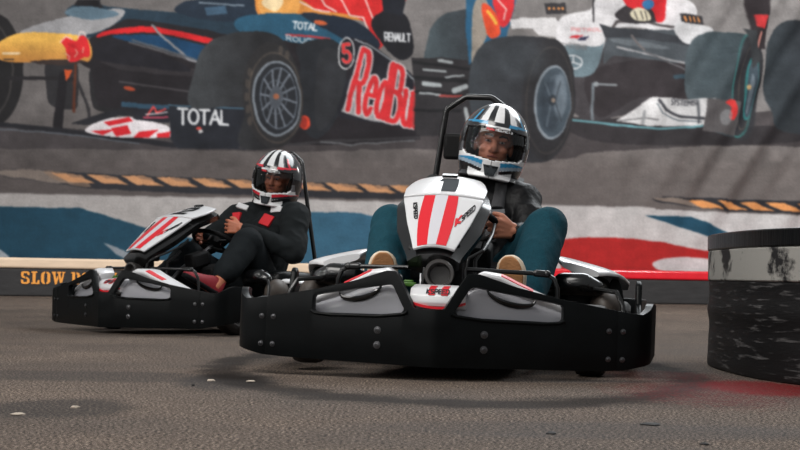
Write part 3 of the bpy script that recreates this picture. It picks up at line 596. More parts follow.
def ringband(name, z0, z1, off, m, n=6, wob=0):
    mb = MB(); rs = []
    zs = [z0+(z1-z0)*i/n for i in range(n+1)]
    for z in zs:
        w = wob*math.sin(z*31)+wob*.6*math.sin(z*53+1); rs.append([Vector((x, y, z)) for x, y in outline(off+w)])
    mb.rings(rs); return mb.build(name, m, e, bevel=.006)
ringband('lower_wrap', 0, .37, 0, Mwrap, 30, .003); ringband('white_band', .37, .50, .004, Mwhite, 4); ringband('top_wrap', .50, .568, .007, Mtop, 3)
# ---------------------------------------------------------------- the karts (local frame: x across, y from the nose backwards, z up)
TB = math.tan(R(17))
def interp(x, tab):
    if x <= tab[0][0]: return tab[0][1]
    for (a, va), (b, vb) in zip(tab, tab[1:]):
        if x <= b: return va+(vb-va)*(x-a)/(b-a)
    return tab[-1][1]
PSH = 0.
def plan(s):
    return plan_(s+PSH*(1-abs(s)/.7)) if abs(s) < .7 else plan_(s)
def plan_(s):                      # bow-shaped plan of the bumper, s measured along it from the middle
    a = abs(s); sg = 1 if s >= 0 else -1
    L1 = .70                      # straight, swept back
    u = 0; v = 0
    if a <= L1: u, v = a*math.cos(R(17)), a*math.sin(R(17))
    else:
        u, v = L1*math.cos(R(17)), L1*math.sin(R(17)); r = .11; q = a-L1; th = min(q/r, R(66)); t0 = R(17)
        u += r*(math.sin(t0+th)-math.sin(t0)); v += r*(math.cos(t0)-math.cos(t0+th))
        if q/r > R(66): e = q-r*R(66); u += e*math.cos(t0+th); v += e*math.sin(t0+th)
    v = v-.018+math.sqrt(.018**2+(v*.0)**2)
    return Vector((sg*u, v, 0))
TOP = [(0, .240), (.048, .240), (.056, .244), (.128, .362), (.136, .367), (.168, .367), (.18, .364), (.30, .327), (.45, .293), (.60, .268), (.70, .252), (.755, .247), (.775, .255), (.80, .266), (.83, .280), (.86, .287), (.97, .280)]
BOT = [(0, .036), (.6, .042), (.68, .046), (.76, .062), (.97, .095)]
WB = [(.094, .232), (.108, .215), (.44, .209), (.462, .214), (.468, .222)]
WT = [(.094, .238), (.140, .314), (.150, .320), (.165, .321), (.44, .276), (.462, .270), (.468, .262)]
def bumper(parent):
    ss = sorted(set([round(x, 4) for x in np.arange(0, .9701, .0125)]+[.048, .056, .094, .1005, .108, .128, .136, .14, .15, .165, .168, .18, .44, .452, .462, .468, .755, .775, .83, .6575, .660, .6625]))
    ss = [-x for x in ss[::-1] if x > 0]+ss
    mb = MB(); K = {}
    def vid(s, z):
        k = (round(s, 4), round(z, 4))
        if k not in K:
            p = plan(s); 
            if .659 < abs(s) < .661: p = p+Vector((0, .007, 0))
            p.z = z; p.y += .035*max(0, (z-.2)/.17)**2*.5; K[k] = len(mb.v); mb.v.append(p)
        return K[k]
    for a, b in zip(ss, ss[1:]):
        m_ = abs((a+b)/2); win = .094 < m_ < .468
        def col(s):
            q = abs(s); z0, z1 = interp(q, BOT), interp(q, TOP)
            if win: return [z0, (z0+interp(q, WB))/2, interp(q, WB), interp(q, WT), z1]
            return [z0, z0+(z1-z0)*.33, z0+(z1-z0)*.66, z1]
        A, B = col(a), col(b)
        if not win and (abs(abs(a)-.094) < 1e-4 or abs(abs(b)-.094) < 1e-4 or abs(abs(a)-.468) < 1e-4 or abs(abs(b)-.468) < 1e-4):
            def col5(s): q = abs(s); z0, z1 = interp(q, BOT), interp(q, TOP); w0 = interp(q, WB) if q >= .094 else z0+(z1-z0)*.8; w1 = interp(q, WT) if .094 <= q <= .468 else z0+(z1-z0)*.9; w0 = w0 if .094 <= q <= .468 else z0+(z1-z0)*.6; w1 = w1 if .094 <= q <= .468 else z0+(z1-z0)*.8; return [z0, (z0+w0)/2, w0, w1, z1]
            edge = a if (abs(abs(a)-.094) < 1e-4 or abs(abs(a)-.468) < 1e-4) else b
            E5 = col5(edge); O4 = col(b if edge == a else a); o = b if edge == a else a
            mp_ = [0, 1, 2, 2, 3]
            for i in range(4):
                q = [vid(edge, E5[i]), vid(edge, E5[i+1]), vid(o, O4[mp_[i+1]]), vid(o, O4[mp_[i]])]
                f = []
                for x in q:
                    if x not in f: f.append(x)
                mb.f.append(tuple(f if edge == a else f[::-1])); mb.m.append(0)
            continue
        rng_ = [(0, 1), (1, 2), (3, 4)] if win else [(0, 1), (1, 2), (2, 3)]
        for i, j in rng_: mb.f.append((vid(a, A[i]), vid(b, B[i]), vid(b, B[j]), vid(a, A[j]))); mb.m.append(0)
    o = mb.build('front_bumper', M['plastic'], parent, ang=50, solid=.026, off=0)
    o.data.set_sharp_from_angle(angle=R(70))
    bv = o.modifiers.new('Bevel', 'BEVEL'); bv.width = .006; bv.segments = 3; bv.limit_method = 'ANGLE'; bv.angle_limit = R(50)
    # window sills moulded into the bumper
    for sg in (-1, 1):
        mb = MB(); pts = []
        for s in (.082, .1, .2, .3, .4, .46, .478): p = plan(sg*s); p.y -= .016; p.z = interp(s, WB)-.007; pts.append(p)
        mb.tube(pts, .006, 8); mb.build('window_lip', M['plastic'], o)
    return o
def bolt(parent, s, z, r=.0135):
    p = plan(s); t = (plan(s+.002)-plan(s-.002)).normalized(); n = Vector((t.y, -t.x, 0)); p.z = z
    p.y += .035*max(0, (z-.2)/.17)**2*.5
    mb = MB(); mb.lathe(p+n*.011, n, [(0, .001), (0, r), (.004, r), (.0045, r*.62), (.007, r*.6), (.008, r*.34), (.005, r*.3), (.005, .001)], 18); mb.build('bolt', M['bolt'], parent)
def superpod(mb, secs, n=28, m=0):       # secs: (centre, half-x, half-z, exponent)
    rs = []
    for c, hx, hz, ex in secs:
        r_ = []
        for i in range(n):
            t = 2*PI*i/n; a, b = math.cos(t), math.sin(t)
            r_.append(Vector(c)+Vector((hx*math.copysign(abs(a)**(2/ex), a), 0, hz*math.copysign(abs(b)**(2/ex), b))))
        rs.append(r_)
    return mb.rings(rs, m)
def tyre(parent, u, v, r, w, turn=0):
    c = Vector((u, v, r+.001)); ax = Vector((math.cos(turn), math.sin(turn), 0))
    h = w/2
    mb = MB(); prof = [(-h*.8, r*.5), (-h, r*.62), (-h, r*.84), (-h*.82, r*.96), (-h*.5, r), (h*.5, r), (h*.82, r*.96), (h, r*.84), (h, r*.62), (h*.8, r*.5)]
    mb.lathe(c, ax, prof, 40); o = mb.build('tyre', M['rubber'], parent)
    mb = MB(); mb.lathe(c, ax, [(-h*.86, .012), (-h*.8, r*.2), (-h*.5, r*.4), (-h*.86, r*.5), (h*.86, r*.5), (h*.5, r*.4), (h*.8, r*.2), (h*.86, .012)], 30); mb.build('wheel_hub', M['steel'], o)
def make_kart(loc, yaw, roll, number, label, fz=(.478, .678, .742), fx=(-.012, 1.), pz=0., sh=0.):
    global PSH; PSH = sh
    k = empty('racing_kart', loc, label, 'kart', rot=(0, roll, -yaw))
    bumper(k)
    for s in (-.195, .195):
        for z in (.157, .104): bolt(k, s, z)
    for s in (-.682, -.632, .632, .682):
        for z in (.185, .085): bolt(k, s, z, .010)
    # chassis: floor tray and rails
    mb = MB(); mb.box((0, .72, .052), (.52, 1.1, .012)); mb.build('floor_tray', M['frame'], k, bevel=.003)
    for sg in (-1, 1):
        mb = MB(); mb.tube([(sg*.07, .14, .08), (sg*.22, .2, .08), (sg*.29, .4, .07), (sg*.31, .8, .07), (sg*.31, 1.5, .07)], .016, 10); mb.build('frame_rail', M['frame'], k)
        mb = MB(); mb.tube([(sg*.31, .62, .08), (sg*.62, .66, .12), (sg*.68, .72, .13), (sg*.70, 1.0, .13), (sg*.68, 1.24, .13), (sg*.6, 1.3, .1), (sg*.31, 1.33, .08)], .012, 10); mb.build('side_bar', M['frame'], k)
    mb = MB(); mb.tube([(-.66, 1.42, .14), (.66, 1.42, .14)], .02, 12); mb.build('rear_axle', M['steel'], k)
    mb = MB(); mb.tube([(-.56, .50, .13), (.56, .50, .13)], .014, 10); mb.build('front_axle', M['frame'], k)
    tyre(k, -.54, .56, .135, .12, -.1); tyre(k, .54, .56, .135, .12, -.1); tyre(k, -.61, 1.42, .14, .17); tyre(k, .61, 1.42, .14, .17)
    # rear guard
    mb = MB(); pts = [(-.72, 1.28, .19), (-.75, 1.5, .19), (-.70, 1.64, .19), (-.55, 1.70, .19), (.55, 1.70, .19), (.70, 1.64, .19), (.75, 1.5, .19), (.72, 1.28, .19)]
    rs = []
    for i, p in enumerate(pts):
        P = Vector(p); q = Vector(pts[min(i+1, len(pts)-1)])-Vector(pts[max(i-1, 0)]); q.normalize(); nn = Vector((q.y, -q.x, 0))*.014
        rs.append([P-nn+Vector((0, 0, -.12)), P+nn+Vector((0, 0, -.12)), P+nn+Vector((0, 0, .10)), P-nn+Vector((0, 0, .10))])
    mb.rings(rs); mb.build('rear_guard', M['plastic'], k, bevel=.008)
    for sg in (-1, 1):              # side guards run back from the bumper and end in an upright fin
        mb = MB(); prof = [(.47, .05), (.47, .21), (.60, .235), (1.02, .235), (1.10, .27), (1.14, .352), (1.17, .368), (1.20, .350), (1.22, .22), (1.22, .06)]
        mb.prism(prof, lambda a, b, d: Vector((sg*(.735-d+.03*max(0, .6-a)), a, b)), 0, .026); mb.build('side_guard', M['plastic'], k, bevel=.007)
        mb = MB(); mb.prism([(.56, .16), (.56, .285), (.598, .29), (.60, .350), (.612, .372), (.632, .374), (.650, .350), (.672, .24), (.70, .19), (.70, .16)], lambda a, b, d: Vector((sg*a, 1.12+d+(b-.2)*.12, b)), 0, .022); mb.build('guard_fin', M['plastic'], k, bevel=.006)
    # side pods
    for sg in (-1, 1):
        mb = MB(); secs = []
        for v, uc, hx, zc, hz in ((.88, .48, .04, .29, .05), (.91, .485, .075, .29, .085), (.96, .49, .09, .285, .10), (1.1, .51, .10, .28, .10), (1.2, .51, .09, .275, .095), (1.25, .51, .075, .265, .07), (1.265, .51, .04, .26, .03)):
            secs.append(((sg*uc, v, zc), hx, hz, 4.))
        superpod(mb, secs); p = mb.build('side_pod', M['plastic'], k)
        mb = MB(); secs = []
        for v, uc, hx, zc in ((.90, .47, .06, .395), (.94, .478, .085, .408), (1.02, .49, .105, .414), (1.17, .505, .112, .408), (1.30, .525, .108, .394), (1.40, .535, .095, .372), (1.44, .54, .05, .355)): secs.append(((sg*uc, v, zc), hx, .016, 3.))
        superpod(mb, secs); mb.v = [Vector((q.x+sg*(abs(q.x)-.5)*.25+sg*.02, q.y, q.z+pz-(abs(q.x)-.50)*.30)) for q in mb.v]; c = mb.build('pod_cover', M['white'], p)
        mb = MB()
        def pc(a, b, d): # a along length, b across
            v = a; uc = interp(v, [(.94, .478), (1.17, .505), (1.4, .535)]); z = interp(v, [(.90, .395), (.94, .408), (1.02, .414), (1.17, .408), (1.3, .394), (1.4, .372)])
            return Vector((sg*(uc+b), v, z+.0165+pz+d-(uc+b-.50)*.26))
        for (a0, a1, sh) in ((1.08, 1.105, .03), (1.35, 1.37, .02)):
            mb.prism([(a0, -.09), (a1, -.09), (a1+sh, .09), (a0+sh, .09)], pc, 0, .0016, 0)
        mb.prism([(1.115, -.09), (1.145, -.09), (1.16, .09), (1.145, .09)], pc, 0, .0016, 1)
        letter_mesh(mb, 'KSPEED', lambda a, b, d: pc(1.19+a*.12 if sg > 0 else 1.31-a*.12, -.02+(-b if sg > 0 else b)*.03, d), .2, m=1, d1=.0016)
        # front face stripe of the pod cover
        mb.prism([(.95, -.04), (.95, .01), (1.07, .02), (1.07, -.02)], pc, 0, .001, 2)
        mb.build('pod_decal', [M['red'], M['ink'], M['pale']], c)
        # front wheel guards: glossy rounded black housings
        mb = MB(); mb.chain([(sg*.375, .82, .325, .030), (sg*.42, .81, .345, .044), (sg*.50, .805, .345, .046), (sg*.545, .81, .332, .036)], 24); mb.build('wheel_guard', M['gloss'], k, ang=80); mb = MB(); mb.ball((sg*.585, .86, .245), (.062, .09, .088)); mb.build('side_housing', M['drum'], k, ang=80)
        mb = MB(); mb.tube([(sg*.66, .70, .18), (sg*.655, .72, .27), (sg*.63, .74, .32), (sg*.54, .78, .33)], .010, 8); mb.build('guard_bracket', M['frame'], k)
    # nose fairings seen through the bumper windows
    for sg in (-1, 1):
        mb = MB(); rs = []
        for s, top, bot, dep in ((.085, .24, .17, .05), (.10, .285, .165, .08), (.15, .335, .16, .12), (.20, .350, .16, .15), (.28, .318, .16, .15), (.36, .285, .16, .14), (.44, .262, .16, .12), (.50, .240, .16, .09), (.53, .20, .165, .05)):
            p = plan(sg*s); c = Vector((p.x, p.y+.045+dep/2, 0)); n = 24; r_ = []
            for i in range(n):
                t = 2*PI*i/n; a, b = math.cos(t), math.sin(t); r_.append(c+Vector((0, dep/2*math.copysign(abs(a)**.7, a), (top+bot)/2+(top-bot)/2*math.copysign(abs(b)**.75, b))))
            rs.append(r_)
        mb.rings(rs); f = mb.build('nose_fairing', M['silver'], k, sub=1)
        mb = MB(); rs = []     # white upper lip of the fairing with a red flash
        for s, z, dd in ((.13, .342, .12), (.18, .372, .13), (.24, .364, .13), (.30, .336, .12), (.36, .310, .11), (.42, .286, .10), (.48, .262, .09), (.51, .250, .08)):
            p = plan(sg*s); c = Vector((p.x, p.y+.05, z)); rs.append([c, c+Vector((0, .02, .008)), c+Vector((0, dd, .010)), c+Vector((0, dd, -.03)), c+Vector((0, .03, -.05)), c+Vector((0, .0, -.016))])
        mb.rings(rs); w = mb.build('fairing_top', M['white'], f, bevel=.006)
        mb = MB(); rs = []
        for s, z in ((.245, .363), (.27, .353), (.30, .338), (.33, .325), (.36, .311)):
            p = plan(sg*s); c = Vector((p.x, p.y+.047, z)); rs.append([c+Vector((0, .01, -.016)), c+Vector((0, .01, .004)), c+Vector((0, .04, .011)), c+Vector((0, .04, .006))])
        mb.rings(rs); mb.build('fairing_flash', M['red'], f)
        mb = MB(); pts = []    # black arched slot in the fairing
        for i in range(13):
            a = PI*i/12; s = .285+.085*math.cos(a); p = plan(sg*s); pts.append((p.x, p.y+.042, .300-.035*math.sin(a)-(s-.285)*.2))
        mb.tube(pts, [.003+.008*math.sin(PI*i/12) for i in range(13)], 8); mb.build('fairing_slot', M['gloss'], f)
        mb = MB(); rs = []
        for s in np.linspace(.10, .46, 10): p = plan(sg*s); c = Vector((p.x, p.y+.035, .205)); rs.append([c, c+Vector((0, .05, .012)), c+Vector((0, .05, -.04)), c+Vector((0, 0, -.04))])
        mb.rings(rs); mb.build('fairing_step', M['gloss'], f, bevel=.004)
    # centre nose piece, white with red stripes and small lettering
    mb = MB(); rs = []
    for u in np.linspace(-.1, .1, 13):
        b_ = .012*(1-(u/.1)**2); rs.append([Vector((u, .050-b_, .262)), Vector((u, .056-b_, .288)), Vector((u, .082, .312)), Vector((u, .20, .325)), Vector((u, .20, .24)), Vector((u, .06-b_, .240))])
    mb.rings(rs); c = mb.build('nose_piece', M['white'], k, bevel=.004)
    def npf(u, t, d):
        b_ = .012*(1-(u/.1)**2)
        if t < 1: p = Vector((u, .056-b_, .288)).lerp(Vector((u, .082, .312)), t)
        else: p = Vector((u, .082, .312)).lerp(Vector((u, .20, .325)), t-1)
        return p+Vector((0, -.7, .7))*(d+.001)
    mb = MB()
    for u0 in (-.034, .012):
        for t0, t1 in ((0, 1), (1, 1.6)): mb.prism([(u0, t0), (u0+.024, t0), (u0+.024, t1), (u0, t1)], npf, 0, .0015, 0)
    letter_mesh(mb, 'KSPEED', lambda a, b, d: npf(-.04+a*.08, .2+b*.6, d+.0015), .22, m=1, d1=.001)
    mb.build('nose_decal', [M['red'], M['dark']], c)
    mb = MB(); rs = []
    for u in np.linspace(-.1, .1, 13):
        b_ = .012*(1-(u/.1)**2); z = .262-.018*(1-(u/.1)**2); rs.append([Vector((u, .044-b_, z-.004)), Vector((u, .044-b_, z+.005)), Vector((u, .056, z+.005)), Vector((u, .056, z-.004))])
    mb.rings(rs); mb.build('nose_piping', M['red'], c)
    mb = MB(); mb.box((-.0, .052, .245), (.07, .03, .012)); mb.build('nose_grille', M['gloss'], c, bevel=.004)
    # steering fairing
    def fair(a, b, d):
        b = b*1.03-.03 if b < 1 else b    # b: 0 bottom .. 1 crease .. 2 top ; a: -1..1
        if b <= 1: c = Vector((0, .27, fz[0])).lerp(Vector((0, .57, fz[1])), b); hw = interp(b, [(0, .078), (.5, .125), (1, .162)]); n = Vector((0, -.555, .832)); n = Vector((0, -.555, .832))
        else: c = Vector((0, .57, fz[1])).lerp(Vector((0, .80, fz[2])), b-1); hw = interp(b-1, [(0, .162), (.45, .166), (.8, .148), (1, .128)]); n = Vector((0, -.32, .947))
        w = 1-a*a
        return c+Vector((a*hw*fx[1]+fx[0], 0, 0))+n*(w*(.016 if b < 1 else .016+.004*(b-1))-.012*0+d)
    def sheet(name, m, b0, b1, d, nb, sc=1., drop=0, parent=k):
        mb = MB(); A = 17; vs = []; fs = []
        bs = [b0+(b1-b0)*i/nb for i in range(nb+1)]
        for b in bs:
            for i in range(A): a = -1+2*i/(A-1); p = fair(a, b, d); p.x *= sc; p.z -= drop; vs.append(p)
        for j in range(nb):
            for i in range(A-1): fs.append((j*A+i, j*A+i+1, (j+1)*A+i+1, (j+1)*A+i))
        mb.add(vs, fs); return mb.build(name, m, parent, solid=.012, off=1, bevel=.003, ang=60)
    sf = sheet('steering_fairing', M['white'], 0.02, .985, 0, 14); pl = sheet('number_plate', M['white'], 1.0, 2.0, .003, 12)
    # black shell around the fairing
    mb = MB(); rs = []
    for b in np.linspace(-.05, 2.03, 24):
        bb = min(max(b, 0), 2); base = fair(0, bb, 0); hw = abs(fair(1, bb, 0).x-fx[0])+interp(b, [(-.08, .02), (0, .026), (.5, .042), (1, .028), (1.4, .010), (2, .002)])
        n = Vector((0, -.5, .866)); ex = Vector((0, -.03*max(0, -b)*10, -.02*max(0, -b)*10)); r_ = []
        for a in np.linspace(-1, 1, 9): r_.append(base+ex+Vector((a*hw, 0, 0))+n*(.016*(1-a*a)-.026-.018*abs(a)**3))
        for a in np.linspace(1, -1, 9): r_.append(base+ex+Vector((a*hw*.96, 0, 0))+n*(-.075-.035*(1-abs(a))))
        rs.append(r_)
    mb.rings(rs); mb.build('fairing_shell', M['gloss'], k)
    def st(mb, quad, d, m):   # decal strip on the fairing, subdivided to follow its curve
        (a0, b0), (a1, b1), (a2, b2), (a3, b3) = quad; N = 10; K_ = 4; vs = []; fs = []
        for j in range(N+1):
            t = j/N
            for i in range(K_+1): s = i/K_; vs.append(fair((a0*(1-s)+a1*s)*(1-t)+(a3*(1-s)+a2*s)*t, (b0*(1-s)+b1*s)*(1-t)+(b3*(1-s)+b2*s)*t, d))
        for j in range(N):
            for i in range(K_): q = j*(K_+1)+i; fs.append((q, q+1, q+K_+2, q+K_+1))
        mb.add(vs, fs, m)
    D = .0142
    mb = MB(); st(mb, [(-.84, .03), (-.34, .03), (-.20, .98), (-.48, .98)], D, 0); st(mb, [(-.34, .03), (.10, .03), (.12, .98), (-.20, .98)], D, 1); st(mb, [(.10, .03), (.60, .03), (.38, .98), (.12, .98)], D, 0)
    letter_mesh(mb, 'K', lambda a, b, d: fair(.66+a*.08-b*.0+.02, .50+a*.08+.0, d) if 0 else fair(.60+a*.10-.06*b, .42+a*.07+b*.12, d+D), .3, m=0, d1=.001)
    letter_mesh(mb, 'SPEED', lambda a, b, d: fair(.73+a*.20-.06*b, .51+a*.26+b*.09, d+D), .22, m=2, d1=.001)
    letter_mesh(mb, 'KSPEED', lambda a, b, d: fair(-.78+b*.10, .84-a*.30, d+D), .26, m=2, d1=.001)
    mb.build('stripe_decal', [M['red'], M['pale'], M['ink']], sf)
    mb = MB()
    if number == '1': polys = [[(-.22, 1.12), (.24, 1.12), (.30, 1.78), (-.22, 1.80), (-.22, 1.62), (-.10, 1.60), (-.08, 1.2)]]; polys = [[(-.10, 1.10), (.27, 1.10), (.30, 1.82), (-.12, 1.82)], [(-.24, 1.66), (-.11, 1.66), (-.11, 1.82), (-.15, 1.82)]]
    else: polys = [[(-.34, 1.1), (.40, 1.1), (.40, 1.26), (-.34, 1.26)], [(-.34, 1.26), (-.10, 1.26), (.40, 1.46), (.40, 1.60), (.20, 1.60)], [(-.30, 1.64), (.40, 1.64), (.32, 1.80), (-.24, 1.80)], [(.20, 1.5), (.40, 1.46), (.40, 1.7), (.20, 1.7)], [(-.34, 1.52), (-.12, 1.52), (-.12, 1.7), (-.30, 1.7)]]
    for p in polys: st(mb, ([p[0], p[1], p[2], p[3]] if len(p) < 5 else [p[0], p[1], p[2], p[4]]), .0172, 0)
    mb.build('race_number', M['ink'] if number == '2' else M['dark'], pl)
    mb = MB(); mb.prism([(-.22, 1.88), (.24, 1.88), (.24, 1.97), (-.22, 1.97)], lambda a, b, d: fair(a, b, d+.016), 0, .010); mb.build('plate_clip', M['gloss'], pl)
    # support frame, column and duct
    for sg in (-1, 1):
        mb = MB(); mb.tube([(sg*.160, .53, .56), (sg*.155, .48, .52), (sg*.145, .38, .48), (sg*.135, .31, .455), (sg*.085, .285, .425), (sg*.075, .275, .38), (sg*.08, .27, .30), (sg*.07, .26, .14)], .0065, 10); mb.build('support_rod', M['frame'], k)
        mb = MB(); mb.tube([(sg*.125, .50, .49), (sg*.12, .47, .46), (sg*.10, .42, .42), (sg*.10, .40, .2)], .008, 10); mb.build('support_rod', M['steel'] if sg < 0 else M['frame'], k)
        mb = MB(); mb.tube([(sg*.075, .30, .385), (sg*.22, .33, .382), (sg*.37, .36, .380)], .0085, 12); mb.ball((sg*.37, .36, .380), (.016, .014, .014)); mb.cap((sg*.33, .352, .381), (sg*.36, .358, .380), .013, .013); mb.build('pedal_stop_bar', M['frame'], k)
        mb = MB(); mb.tube([(sg*.37, .365, .378), (sg*.395, .37, .365), (sg*.41, .38, .33), (sg*.415, .39, .20), (sg*.40, .40, .08)], .009, 10); mb.build('bar_upright', M['frame'], k)
        mb = MB(); mb.box((sg*.20, .42, .23), (.10, .02, .10), Matrix.Rotation(R(-20), 3, 'X')); mb.tube([(sg*.20, .43, .20), (sg*.20, .45, .06)], .008, 8); mb.build('pedal', M['steel'] if sg > 0 else M['frame'], k, bevel=.003)
    mb = MB(); mb.lathe((-.016, .245, .362), (0, -1, .08), [(-.06, .030), (-.05, .048), (0, .054), (.014, .056), (.02, .053), (.02, .043), (.010, .041), (-.02, .036), (-.022, .001)], 40); mb.build('round_duct', M['duct'], k)
    mb = MB(); mb.box((0, .33, .34), (.125, .05, .22)); mb.box((0, .36, .455), (.10, .10, .06)); mb.build('column_bracket', M['matte'], k, bevel=.012)
    mb = MB(); mb.tube([(0, .34, .12), (0, .62, .38), (0, .88, .53)], .012, 12); mb.build('steering_column', M['steel'], k)
    mb = MB(); mb.box((-.124, .21, .322), (.055, .045, .016)); mb.box((-.124, .21, .333), (.035, .03, .010)); mb.build('brake_reservoir', M['green'], k, bevel=.004)
    mb = MB(); c = Vector((0, .90, .56)); ax = Vector((0, -.5, -.866)); x, y = Vector((1, 0, 0)), Vector((0, -.866, .5)); 
    mb.tube([c+x*(.150*math.cos(2*PI*i/40))+y*(.125*math.sin(2*PI*i/40)) for i in range(40)], .0135, 14, closed=True); sw = mb.build('steering_wheel', M['matte'], k)
    mb = MB()
    for a in (0, 180, 270): mb.tube([c, c+x*(.146*math.cos(R(a)))+y*(.12*math.sin(R(a)))], .009, 8)
    mb.lathe(c, ax, [(-.02, .001), (-.02, .04), (.015, .045), (.015, .001)], 24); mb.build('wheel_spoke', M['frame'], sw)
    for c_, d_ in (((.10, .66, .44), (.09, .14, .09)), ((.16, .74, .36), (.12, .12, .10)), ((-.12, .7, .40), (.10, .16, .10))):
        mb = MB(); mb.box(c_, d_, Matrix.Rotation(R(14), 3, 'X')); mb.build('control_box', M['matte'], k, bevel=.015)
    # seat
    def seatpt(t, a):   # t 0 front edge .. 1 top of back ; a -1..1
        c = interp(t, [(0, .95), (.3, 1.10), (.5, 1.24), (.6, 1.33), (1, 1.50)]); z = interp(t, [(0, .20), (.15, .11), (.4, .08), (.52, .10), (.62, .2), (1, .66)])
        hw = interp(t, [(0, .17), (.4, .19), (.7, .21), (1, .17)]); lift = interp(t, [(0, .05), (.5, .22), (1, .02)])
        return Vector((a*hw, c-lift*.25*abs(a)**3, z+lift*abs(a)**3.*.7))
    mb = MB(); vs = [seatpt(j/20, -1+2*i/12) for j in range(21) for i in range(13)]; fs = [(j*13+i, j*13+i+1, (j+1)*13+i+1, (j+1)*13+i) for j in range(20) for i in range(12)]
    mb.add(vs, fs); mb.build('seat', M['gloss'], k, solid=.014, off=-1, ang=60)
    # roll hoop, head pad and engine block
    mb = MB(); hp = [(-.27, 1.60, .10), (-.235, 1.58, .4), (-.178, 1.55, .80), (-.142, 1.53, 1.075), (-.136, 1.528, 1.092), (-.064, 1.525, 1.142), (-.050, 1.525, 1.147), (.050, 1.525, 1.147), (.064, 1.525, 1.142), (.136, 1.528, 1.092), (.142, 1.53, 1.075), (.178, 1.55, .80), (.235, 1.58, .4), (.27, 1.60, .10)]
    mb.tube(hp, .0135, 14); mb.build('roll_hoop', M['frame'], k)
    mb = MB(); mb.box((0, 1.51, .925), (.29, .035, .115)); mb.build('head_pad', M['matte'], k, bevel=.015)
    mb = MB(); mb.box((0, 1.545, .70), (.34, .05, .05)); mb.build('hoop_brace', M['frame'], k, bevel=.01)
    for sg in (-1, 1):
        mb = MB(); mb.tube([(sg*.18, 1.55, .74), (sg*.19, 1.52, .79)], .025, 10); mb.build('hoop_clamp', M['frame'], k)
    mb = MB(); mb.box((.36, 1.36, .24), (.2, .22, .24)); mb.build('engine', M['matte'], k, bevel=.02)
    mb = MB(); mb.cap((-.36, 1.28, .27), (-.36, 1.42, .27), .09, .09); mb.build('fuel_tank', M['matte'], k)
    return k
# ---------------------------------------------------------------- drivers
def local_kart(k): return Matrix.LocRotScale(k.location, k.rotation_euler, None)
def fingers(mb, wrist, palmdir, across, curl, sc=1.):
    """palm from wrist along palmdir, fingers spread along across, bending towards curl (unit vectors)"""
    W = Vector(wrist); d = Vector(palmdir).normalized(); a = Vector(across).normalized(); c = Vector(curl).normalized()
    for t in (-.030, -.010, .010, .030): mb.cap(W+a*t*.55*sc, W+d*.070*sc+a*t*sc, .017*sc, .0135*sc, 14)
    for t, L, r in ((-.034, .066, .0082), (-.0113, .078, .009), (.0113, .072, .0088), (.034, .058, .0078)):
        b = W+d*.076*sc+a*t*1.08*sc; p = b+(d*.78+c*.62)*(L*.46*sc); q = p+(d*-.35+c*.93)*(L*.33*sc); e = q+(d*-.95+c*.25)*(L*.3*sc)
        mb.chain([(*b, r*1.12*sc), (*p, r*sc), (*q, r*.92*sc), (*e, r*.8*sc)], 12)
    b = W+d*.02*sc-a*.028*sc; p = b-a*.026*sc+d*.026*sc+c*.012*sc; q = p+d*.028*sc+c*.018*sc-a*.004*sc
    mb.chain([(*b, .0135*sc), (*p, .0115*sc), (*q, .0095*sc)], 12)
def helmet_surface(az, el, off=0):
    """az 0 front; el elevation in degrees; local helmet frame: x right, y back, z up"""
    a, e = R(az), R(el)
    rx, ryb, ryf, rz = .134+off, .150+off, .146+off, .158+off
    ce, se = math.cos(e), math.sin(e)
    x = rx*math.sin(a)*ce; fy = math.cos(a); y = -(ryf if fy > 0 else ryb)*fy*ce; z = (rz if se > 0 else .182+off)*se
    if z < 0: # chin bar stays wide and reaches forward, lower edge drawn in
        k = min(1, -z/.13); w = 1/max(.35, math.sqrt(1-min(.88, (z/.172)**2)))
        f = (1+(w-1)*.80)*(1-.17*k**2); x *= f; y *= f*(1+.07*k*max(0, fy))
    else: # crown slightly ridged with a rear spoiler
        x *= 1-.02*se; y *= 1+.05*max(0, -fy)*ce
    return Vector((x, y, z))
def in_port(az, el): return abs(az) < 63-max(0, -el-14)*1.6 and -25.5+abs(az)*.10 < el < 19-abs(az)*.04
